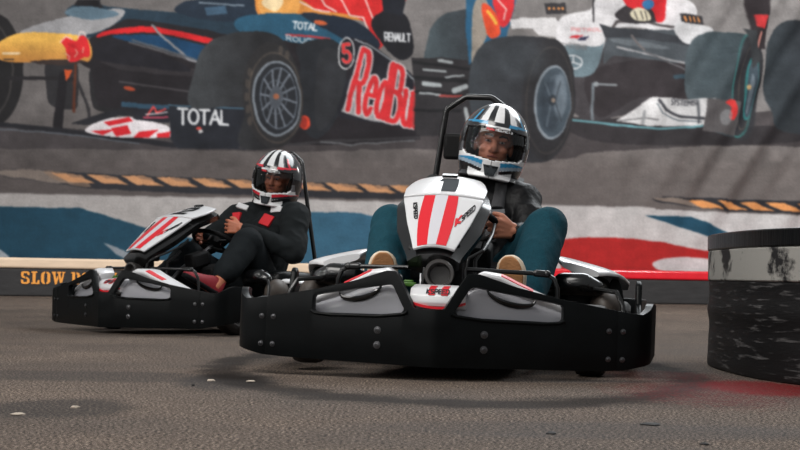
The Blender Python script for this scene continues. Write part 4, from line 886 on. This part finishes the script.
def helmet(parent, c, Rm, scheme, name='helmet'):
    A = 260; azs = [-180+360*i/A for i in range(A)]; els = list(np.arange(-58, 90.1, 1.25))
    mb = MB(); vs = []; cols = []
    acc = scheme['acc']
    def paint(az, el):
        p = helmet_surface(az, el); x = p.x/.134; z = p.z/.158; fr = math.cos(R(az)) > 0
        W = scheme['white']; K = scheme['black']; ax = abs(x)
        if not fr and math.cos(R(az)) < -.15:
            c_ = K if ax > .18 else W
            if .35 < ax < .5: c_ = W
            return c_
        if z > .47:                                             # crown
            w_ = ax/(.42+.95*(1-z))
            if w_ < .15: return W
            if w_ < .36: return K
            if w_ < .56: return W
            if w_ < .62: return (.12, .12, .13)
            if .72 < w_ < .78 and z < .75: return acc
            return K
        if z > .28:                                             # brow
            t = z-.34-.10*ax
            if .3 < ax < .86 and abs(t-.05) < .050: return acc
            if ax < .34 and .30 < z < .37: return W
            if .45 < ax and z > .42: return K
            return K
        if z > -.46+.2*ax*0: 
            if ax > .93: return K
            if z < -.34+.0*ax: return W
            return K if z > -.1 else ((.1, .1, .11) if ax > .85 else W)
        # chin
        u = z+.46
        if ax < .02: return (.11, .10, .10)
        if ax > .24 and abs(u+.16-.20*ax) < .05: return acc
        if ax > .24 and abs(u+.26-.22*ax) < .045: return scheme['soft']
        if ax > .24 and abs(u+.37-.26*ax) < .045: return K
        if ax > .6 and z < -.78+.2*ax: return K
        return W
    for e in els:
        for a in azs: vs.append(helmet_surface(a, e)); cols.append(paint(a, e))
    fs = []
    for j in range(len(els)-1):
        for i in range(A):
            am = azs[i]+.7; em = els[j]+.6
            if in_port(am, em): continue
            fs.append((j*A+i, j*A+(i+1) % A, (j+1)*A+(i+1) % A, (j+1)*A+i))
    mb.add(vs, fs); me = mb.mesh(name, 60)
    at = me.color_attributes.new('Print', 'FLOAT_COLOR', 'POINT'); at.data.foreach_set('color', np.array([list(x)+[1] for x in cols], np.float32).ravel())
    me.materials.append(scheme['mat']); o = bpy.data.objects.new(name, me); COL.objects.link(o); o.parent = parent; o.matrix_local = Matrix.Translation(c) @ Rm.to_4x4()
    s = o.modifiers.new('s', 'SOLIDIFY'); s.thickness = .012; s.offset = -1
    # visor
    mb = MB(); VA = np.linspace(-72, 72, 49); VE = np.linspace(-27, 22, 21); vs = []
    for e in VE:
        for a in VA: vs.append(helmet_surface(a*(1-.0*e), e*(1-.12*(abs(a)/72)**2), .0045))
    fs = [(j*49+i, j*49+i+1, (j+1)*49+i+1, (j+1)*49+i) for j in range(20) for i in range(48)]
    mb.add(vs, fs); v = mb.build('visor', M[scheme['visor']], o, ang=80)
    for sg in (-1, 1):
        p = helmet_surface(sg*80, -3, .0); n = Vector((sg, -.17, 0)).normalized(); mb = MB(); mb.lathe(p, n, [(-.004, .001), (-.004, .026), (.006, .024), (.009, .016), (.009, .001)], 24); mb.build('visor_pivot', M['gloss'], o)
        mb = MB(); q = [helmet_surface(sg*a, e, .002) for a, e in ((16, 44), (25, 40), (34, 42), (30, 56), (20, 60))]; t = [helmet_surface(sg*a, e, .011) for a, e in ((17, 45), (25, 42), (32, 44), (29, 54), (21, 58))]
        mb.rings([q, t]); mb.build('crown_vent', M[scheme['vent']], o, bevel=.003)
    # rubber edge of the eye port
    mb = MB(); pts = [helmet_surface(a, 20-abs(a)*.04, .001) for a in np.linspace(-62, 62, 25)]+[helmet_surface(a, -26+abs(a)*.10, .001) for a in np.linspace(50, -50, 21)]
    mb.tube(pts, .004, 6, closed=True); mb.build('port_seal', M['matte'], o)
    # chin vent with slats
    mb = MB(); q = [helmet_surface(a, e, .001) for a, e in ((-15, -30), (0, -30), (15, -30), (9, -48), (0, -48), (-9, -48))]; t = [helmet_surface(a, e, .012) for a, e in ((-14, -31), (0, -31), (14, -31), (8, -47), (0, -47), (-8, -47))]
    mb.rings([q, t]); mb.build('chin_vent', M['dark'], o, bevel=.002)
    for i in range(3):
        mb = MB()
        for sg in (-1, 1): mb.tube([helmet_surface(sg*(2.5), -43+i*5, .014), helmet_surface(sg*(8+i*1.4), -42+i*5, .013)], .0024, 6)
        mb.build('vent_slat', M['matte'], o)
    # brow lettering
    mb = MB(); f = lambda a, b, d: helmet_surface(-20+a*42, 21.4+b*5.0-a*0, .0062+d)
    letter_mesh(mb, 'HJC', lambda a, b, d: helmet_surface(-19+a*13, 15+b*5.5, .0075+d), .30, m=0, d1=.0008); letter_mesh(mb, 'HELMETS', lambda a, b, d: helmet_surface(-3+a*30, 15+b*4.6, .0075+d), .24, m=1, d1=.0008)
    mb.build('brow_lettering', [M['red'], M['white']], o)
    return o
def on_surface(bvh, u, z, off, y0=-1.):
    h = bvh.ray_cast(Vector((u, y0, z)), Vector((0, 1, 0)))
    return (h[0]+h[1]*off, h[1]) if h[0] else (Vector((u, 1.2, z)), Vector((0, -1, 0)))
def ribbon(parent, name, m, me, pts, w, off=.006, th=.004, side=Vector((1, 0, 0))):
    bvh = BVHTree.FromPolygons([v.co for v in me.vertices], [p.vertices for p in me.polygons]); mb = MB(); L = []; 
    for (u0, z0), (u1, z1) in zip(pts, pts[1:]):
        for i in range(8): L.append((u0+(u1-u0)*i/8, z0+(z1-z0)*i/8))
    L.append(pts[-1]); vs = []
    for u, z in L:
        for q in (-1, -.33, .33, 1): p, n = on_surface(bvh, u+q*w/2, z, off); vs.append(p)
    fs = [(j*4+i, j*4+i+1, (j+1)*4+i+1, (j+1)*4+i) for j in range(len(L)-1) for i in range(3)]
    mb.add(vs, fs); return mb.build(name, m, parent, solid=th, off=0, ang=60)
def shoe(parent, heel, toe, up, w, m_up, m_sole, m_rim):
    """heel/toe: ends of the outsole; up: unit vector from sole towards the ankle"""
    H = Vector(heel); T = Vector(toe); d = (T-H).normalized(); L = (T-H).length; up = (Vector(up)-d*Vector(up).dot(d)).normalized(); s = d.cross(up).normalized()
    def width(t): return w/2*interp(t, [(0, .45), (.06, .68), (.3, .72), (.5, .80), (.72, 1.0), (.88, .88), (.97, .55), (1, .25)])
    ts = [0, .03, .08, .15, .3, .45, .6, .72, .82, .9, .955, .985, 1]
    def slab(h0, h1, k): 
        lo = []
        for t in ts: lo.append(H+d*(L*t)+s*width(t)*k+up*h0)
        for t in ts[::-1]: lo.append(H+d*(L*t)-s*width(t)*k+up*h0)
        return [lo, [p+up*(h1-h0) for p in lo]]
    mb = MB(); rs = []
    hh = lambda t: interp(t, [(0, .085), (.3, .09), (.5, .062), (.75, .045), (.9, .036), (1, .018)])
    for t in ts:
        c = H+d*(L*t); wv = width(t)*.96; h = hh(t); rs.append([c+s*wv*math.cos(a)+up*(.014+h*max(0, math.sin(a))) for a in [PI*i/12 for i in range(13)]]+[c-s*wv*q+up*.012 for q in (.5, 0, -.5)])
    mb.rings(rs); u = mb.build('shoe', m_up, parent, ang=60, sub=1)
    mb = MB(); mb.rings(slab(0, .026, 1.04)); mb.build('midsole', m_rim, u, bevel=.008)
    mb = MB(); mb.rings(slab(-.005, .004, .84)); mb.build('outsole', m_sole, u, bevel=.004)
    return u
def nfold(scale, amp, stretch=(1, 1, 1), f2=.4):
    def f(p):
        q = Vector((p.x*stretch[0], p.y*stretch[1], p.z*stretch[2]))*scale
        n = noise.noise(q)+f2*noise.noise(q*2.3+Vector((5, 1, 2))); return amp*(1-2*abs(n))*.7+amp*.4*n
    return f
def driver(name, kart, label, J, cl, sc=1.):
    p = empty(name, kart.location, label, 'person', rot=kart.rotation_euler); p.location.z = kart.location.z
    V = lambda q: Vector(q)
    hd = V(J['head']); nk = V(J['neck']); ch = V(J['chest']); pv = V(J['pelvis'])
    # ---- body, one continuous skin
    mb = MB()
    hm = J['headrot']
    def hp(x, y, z): return hd+hm @ Vector((x, y, z))
    mb.ball(hp(0, .010, .03), (.076, .092, .098), hm); mb.ball(hp(0, -.022, -.045), (.060, .068, .070), hm); mb.ball(hp(0, -.062, -.085), (.026, .024, .022), hm)
    mb.cap(hp(0, -.082, .012), hp(0, -.103, -.030), .0105, .0155); mb.ball(hp(-.013, -.090, -.034), (.010, .011, .008)); mb.ball(hp(.013, -.090, -.034), (.010, .011, .008))
    mb.cap(hp(-.040, -.075, .022), hp(.040, -.075, .022), .014, .014)
    mb.ball(hp(-.036, -.060, -.028), (.024, .022, .020)); mb.ball(hp(.036, -.060, -.028), (.024, .022, .020))
    for s in (-1, 1): mb.ball(hp(s*.076, .012, -.012), (.010, .020, .032), hm)
    mb.cap(hp(0, .015, -.06), nk, .056, .062); mb.cap(nk, ch, .07, .12); mb.cap(ch, pv, .13, .14)
    for s, k in ((-1, 'L'), (1, 'R')):
        sh, el, wr = V(J['sh'+k]), V(J['el'+k]), V(J['wr'+k]); mb.cap(nk.lerp(sh, .25), sh, .055, .052); mb.cap(sh, el, .048, .038); mb.cap(el, wr, .037, .025)
        h = J['hand'+k]; fingers(mb, wr, *h)
        hip, kn, an = V(J['hip'+k]), V(J['kn'+k]), V(J['an'+k]); mb.cap(hip, kn, .080, .054); mb.cap(kn, kn.lerp(an, .35), .052, .056); mb.cap(kn.lerp(an, .35), an, .056, .036)
        toe = V(J['toe'+k]); he = V(J['he'+k]); mb.cap(an, an.lerp(he, .6), .034, .03); mb.cap(an.lerp(he, .6), he.lerp(toe, .75)+(an-he).normalized()*.03, .03, .026)
    body = obj_from(remeshed(mb, .0042, 5), 'body', cl['skin'], p)
    # face
    for s in (-1, 1):
        mb = MB(); mb.ball(hp(s*.030, -.0795, .004), (.0130, .008, .0050), hm); e = mb.build('eye', M['eye'], body)
        mb = MB(); mb.ball(hp(s*.030, -.0865, .004), (.0052, .0025, .0048), hm); mb.build('iris', M['ink'], e)
        mb = MB(); mb.tube([hp(s*.012, -.094, .024), hp(s*.028, -.096, .031), hp(s*.046, -.084, .028), hp(s*.056, -.074, .020)], [.003, .0048, .0042, .002], 8); mb.build('eyebrow', M['hair'], body)
    mb = MB(); mb.tube([hp(-.022, -.084, -.060), hp(0, -.0905, -.057), hp(.022, -.084, -.060)], [.003, .0055, .003], 8); mb.build('lips', M['lip'], body)
    # ---- jacket
    mb = MB(); mb.cap(nk+Vector((0, .0, -.02)), nk+Vector((0, .02, .04)), .082, .072); mb.cap(nk+Vector((0, 0, -.05)), ch, .10, .155); mb.cap(ch, pv, .160, .165)
    for s in (-1, 1): mb.cap(ch+Vector((s*.06, -.02, .04)), pv+Vector((s*.06, -.02, .06)), .12, .12)
    for k in 'LR':
        sh, el, wr = V(J['sh'+k]), V(J['el'+k]), V(J['wr'+k]); mb.cap(nk.lerp(sh, .3)+Vector((0, 0, -.02)), sh, .082, .078); mb.cap(ch.lerp(sh, .5), sh, .11, .085); mb.cap(sh, el, .080*cl['arm'], .062*cl['arm']); mb.cap(el, el.lerp(wr, .88), .060*cl['arm'], .044)
    jk = obj_from(remeshed(mb, .0075, 6, nfold(9, .012, cl.get('jst', (1, 1, 1)))), 'jacket', cl['jacket'], p)
    jm = jk.data
    # ---- trousers
    mb = MB()
    for k in 'LR':
        hip, kn, an = V(J['hip'+k]), V(J['kn'+k]), V(J['an'+k]); w = cl['leg']
        mb.cap(pv, hip, .14, .11); mb.cap(hip, kn, .105*w, .078*w); mb.cap(kn, kn.lerp(an, cl['hem']), .078*w, cl['cuff']); mb.ball(kn, .082*w)
    obj_from(remeshed(mb, .0075, 6, nfold(8, .010, (1, 1, .45))), 'trousers', cl['trousers'], p)
    for k in 'LR':
        he, toe, an = V(J['he'+k]), V(J['toe'+k]), V(J['an'+k]); shoe(p, he, toe, an-he, cl.get('shoew', .105), *cl['shoe'])
    helmet(p, hd+J.get('hoff', Vector((0, 0, 0))), J['helmrot'] @ Matrix.Scale(J.get('hs', 1), 3), cl['helmet'])
    return p, jk, body
WHT = (.72, .72, .73); BLK = (.008, .008, .010)
hmat = vcol_mat('helmet_paint', .22, coat=.8)
M['dark_vent'] = mat('vent_grey', rgb(96, 92, 92), .35); M['white_vent'] = mat('vent_white', rgb(190, 188, 188), .3)
sch1 = dict(soft=(.30, .38, .46), white=WHT, black=BLK, mid=WHT, acc=(.02, .22, .42), mat=hmat, visor='visor', vent='dark_vent')
sch2 = dict(soft=(.03, .03, .035), white=WHT, black=BLK, mid=WHT, acc=(.62, .02, .04), mat=hmat, visor='visor2', vent='white_vent')
K1 = (0.125, 6.0); YAW1 = R(7); ROLL1 = R(1.3)
K2 = (-1.73, 9.95); YAW2 = R(40); ROLL2 = 0
kart1 = make_kart((K1[0], K1[1], .012), YAW1, ROLL1, '1', 'black-bumpered kart in front with number 1 on its white and red striped fairing', (.447, .645, .722), (-.042, .95), sh=-.028)
kart2 = make_kart((K2[0], K2[1], 0), YAW2, ROLL2, '2', 'black-bumpered kart further back on the left with number 2 on its fairing', pz=-.075)
def rotm(x=0, y=0, z=0): return Matrix.Rotation(R(z), 3, 'Z') @ Matrix.Rotation(R(y), 3, 'Y') @ Matrix.Rotation(R(x), 3, 'X')
J1 = dict(head=(.092, 1.30, .925), headrot=rotm(0, 9, 6), helmrot=rotm(0, 9, 6), neck=(.075, 1.31, .755), chest=(.05, 1.30, .56), pelvis=(.0, 1.17, .25), hs=1.03,
  shL=(-.13, 1.29, .685), elL=(-.27, 1.10, .50), wrL=(-.165, .985, .575), shR=(.222, 1.29, .675), elR=(.30, 1.12, .49), wrR=(.212, .900, .548),
  handL=((.35, -1, .0), (-.1, -.1, 1), (.9, -.2, -.1)), handR=((-.82, -.42, .12), (.05, .12, -1), (-.42, .90, .0)),
  hipL=(-.10, 1.16, .23), knL=(-.272, .82, .545), anL=(-.255, .50, .25), heL=(-.25, .45, .185), toeL=(-.245, .385, .437),
  hipR=(.10, 1.16, .23), knR=(.345, .82, .560), anR=(.265, .50, .25), heR=(.262, .45, .185), toeR=(.225, .385, .440))
cl1 = dict(skin=M['skin'], jacket=M['jacket'], trousers=M['denim'], arm=1., leg=1.04, hem=.93, cuff=.082, shoe=(M['shoe'], M['sole'], M['cream']), shoew=.112, helmet=sch1)
d1, jk1, b1 = driver('person', kart1, 'person in black jacket, teal jeans and blue and white helmet driving the front kart', J1, cl1)
J2 = dict(head=(.165, 1.28, .965), headrot=rotm(4, 9, 22), helmrot=rotm(4, 9, 22), neck=(.155, 1.29, .80), chest=(.12, 1.25, .58), pelvis=(.06, 1.17, .27), hs=1.09,
  shL=(-.12, 1.24, .72), elL=(-.24, 1.02, .53), wrL=(-.14, .93, .60), shR=(.34, 1.26, .72), elR=(.45, 1.14, .50), wrR=(.205, .92, .640),
  handL=((.3, -1, .1), (-.1, -.1, 1), (.9, -.2, -.1)), handR=((-.85, -.45, .12), (-.05, -.1, -1), (-.55, .80, .0)),
  hipL=(-.08, 1.17, .23), knL=(-.12, .80, .46), anL=(-.16, .48, .25), heL=(-.17, .43, .185), toeL=(-.18, .37, .42),
  hipR=(.18, 1.17, .25), knR=(.31, .88, .55), anR=(.33, .60, .285), heR=(.33, .62, .22), toeR=(.25, .40, .345))
cl2 = dict(skin=M['skin2'], jacket=M['jacket2'], trousers=M['jog'], arm=1.18, leg=1.12, hem=.72, cuff=.072, shoe=(M['redshoe'], M['matte'], M['ink']), helmet=sch2)
d2, jk2, b2 = driver('person', kart2, 'person in dark overalls with red straps and red and white helmet driving the rear kart', J2, cl2)
# harness of kart 1 and details on the clothes
h = ribbon(kart1, 'harness_strap', M['web'], jk1.data, [(.135, .755), (.130, .70), (.122, .62), (.10, .50)], .050)
bvh = BVHTree.FromPolygons([v.co for v in jk1.data.vertices], [q.vertices for q in jk1.data.polygons])
def patch(parent, name, m, bvh, u, z, w, hgt, off, rot=0, bevel=.003, th=.008, y0=-1.):
    pc_, n = on_surface(bvh, u, z, off, y0); a = Vector((1, 0, 0)); a = (a-n*a.dot(n)).normalized(); b_ = n.cross(a); c_, s_ = math.cos(R(rot)), math.sin(R(rot)); a2 = a*c_+b_*s_; b2_ = b_*c_-a*s_
    mb = MB(); mb.prism([(-w/2, -hgt/2), (w/2, -hgt/2), (w/2, hgt/2), (-w/2, hgt/2)], lambda x, y, d: pc_+a2*x+b2_*y+n*(d-.012), 0, th+.012); return mb.build(name, m, parent, bevel=bevel)
patch(h, 'strap_buckle', M['steel'], bvh, .122, .625, .066, .022, .012, 12); patch(h, 'buckle_bar', M['gloss'], bvh, .120, .645, .046, .008, .012, 10)
ribbon(kart1, 'harness_strap', M['web'], jk1.data, [(-.02, .755), (-.02, .70), (-.02, .62), (0, .50)], .050)
bvh2 = BVHTree.FromPolygons([v.co for v in jk2.data.vertices], [q.vertices for q in jk2.data.polygons])
for u, z, rt in ((.215, .695, -10), (-.065, .71, 4)): patch(d2, 'red_strap_tab', M['redpad'], bvh2, u, z, .078, .078, .004, rt, y0=1.03)
for u, z, rt in ((.245, .765, 4), (-.045, .785, -8)): patch(d2, 'chest_patch', M['white'], bvh2, u, z, .085, .036, .004, rt)
# finger ring
# ---------------------------------------------------------------- light, sky, camera
def area(name, loc, rot, sx, sy, power, col=(1, 1, 1)):
    l = bpy.data.lights.new(name, 'AREA'); l.shape = 'RECTANGLE'; l.size = sx; l.size_y = sy; l.energy = power; l.color = col
    o = bpy.data.objects.new(name, l); COL.objects.link(o); o.location = loc
    o.rotation_euler = (Vector(rot)-Vector(loc)).to_track_quat('-Z', 'Y').to_euler(); return o
area('ceiling_light_front', (-2.5, 4.0, 5.5), (0, 7.5, 0), 5, 3, 360, (1, .97, .93))
area('front_fill_light', (-2.5, -1.0, 4.5), (0, 8, .5), 4, 2, 50, (1, .97, .94))  # unseen fill lamp, added to lift the fronts of the karts
for i in range(8):
    for j in range(6):
        l = bpy.data.lights.new('ceiling_lamp', 'POINT'); l.energy = 55; l.shadow_soft_size = .12; l.color = (1, .98, .95)
        o = bpy.data.objects.new('ceiling_lamp', l); COL.objects.link(o); o.location = (-5-i*3.0, -9+j*3.4, 4.6)
area('ceiling_light_rear', (3, 13, 6), (0, 10, .5), 8, 3, 520, (.93, .97, 1))
area('fold_fill_light', (11, 19, 5.5), (3.5, 26, 2.5), 2, 2, 520, (1, .98, .96))  # unseen lamp, added at the right to brighten the banner folds
area('ceiling_light_wall', (1, 17, 6.5), (1, 24, 1.5), 16, 3, 980, (1, .98, .96))
w = bpy.data.worlds.new('World'); SC.world = w; w.use_nodes = True; bg = w.node_tree.nodes['Background']; bg.inputs[0].default_value = (.95, .98, 1, 1); bg.inputs[1].default_value = .32
cam = bpy.data.cameras.new('camera'); co_ = bpy.data.objects.new('camera', cam); COL.objects.link(co_); SC.camera = co_
cam.sensor_width = 36; cam.sensor_fit = 'HORIZONTAL'; cam.lens = FL/800*36; cam.clip_start = .05; cam.clip_end = 200
co_.matrix_world = Matrix(((cR.x, cU.x, -cF.x, CO.x), (cR.y, cU.y, -cF.y, CO.y), (cR.z, cU.z, -cF.z, CO.z), (0, 0, 0, 1)))
cam.dof.use_dof = True; cam.dof.focus_distance = 6.4; cam.dof.aperture_fstop = 11
vs_ = SC.view_settings; vs_.view_transform = 'Standard'; vs_.look = 'None'; vs_.gamma = 1; vs_.exposure = 0; vs_.use_curve_mapping = False
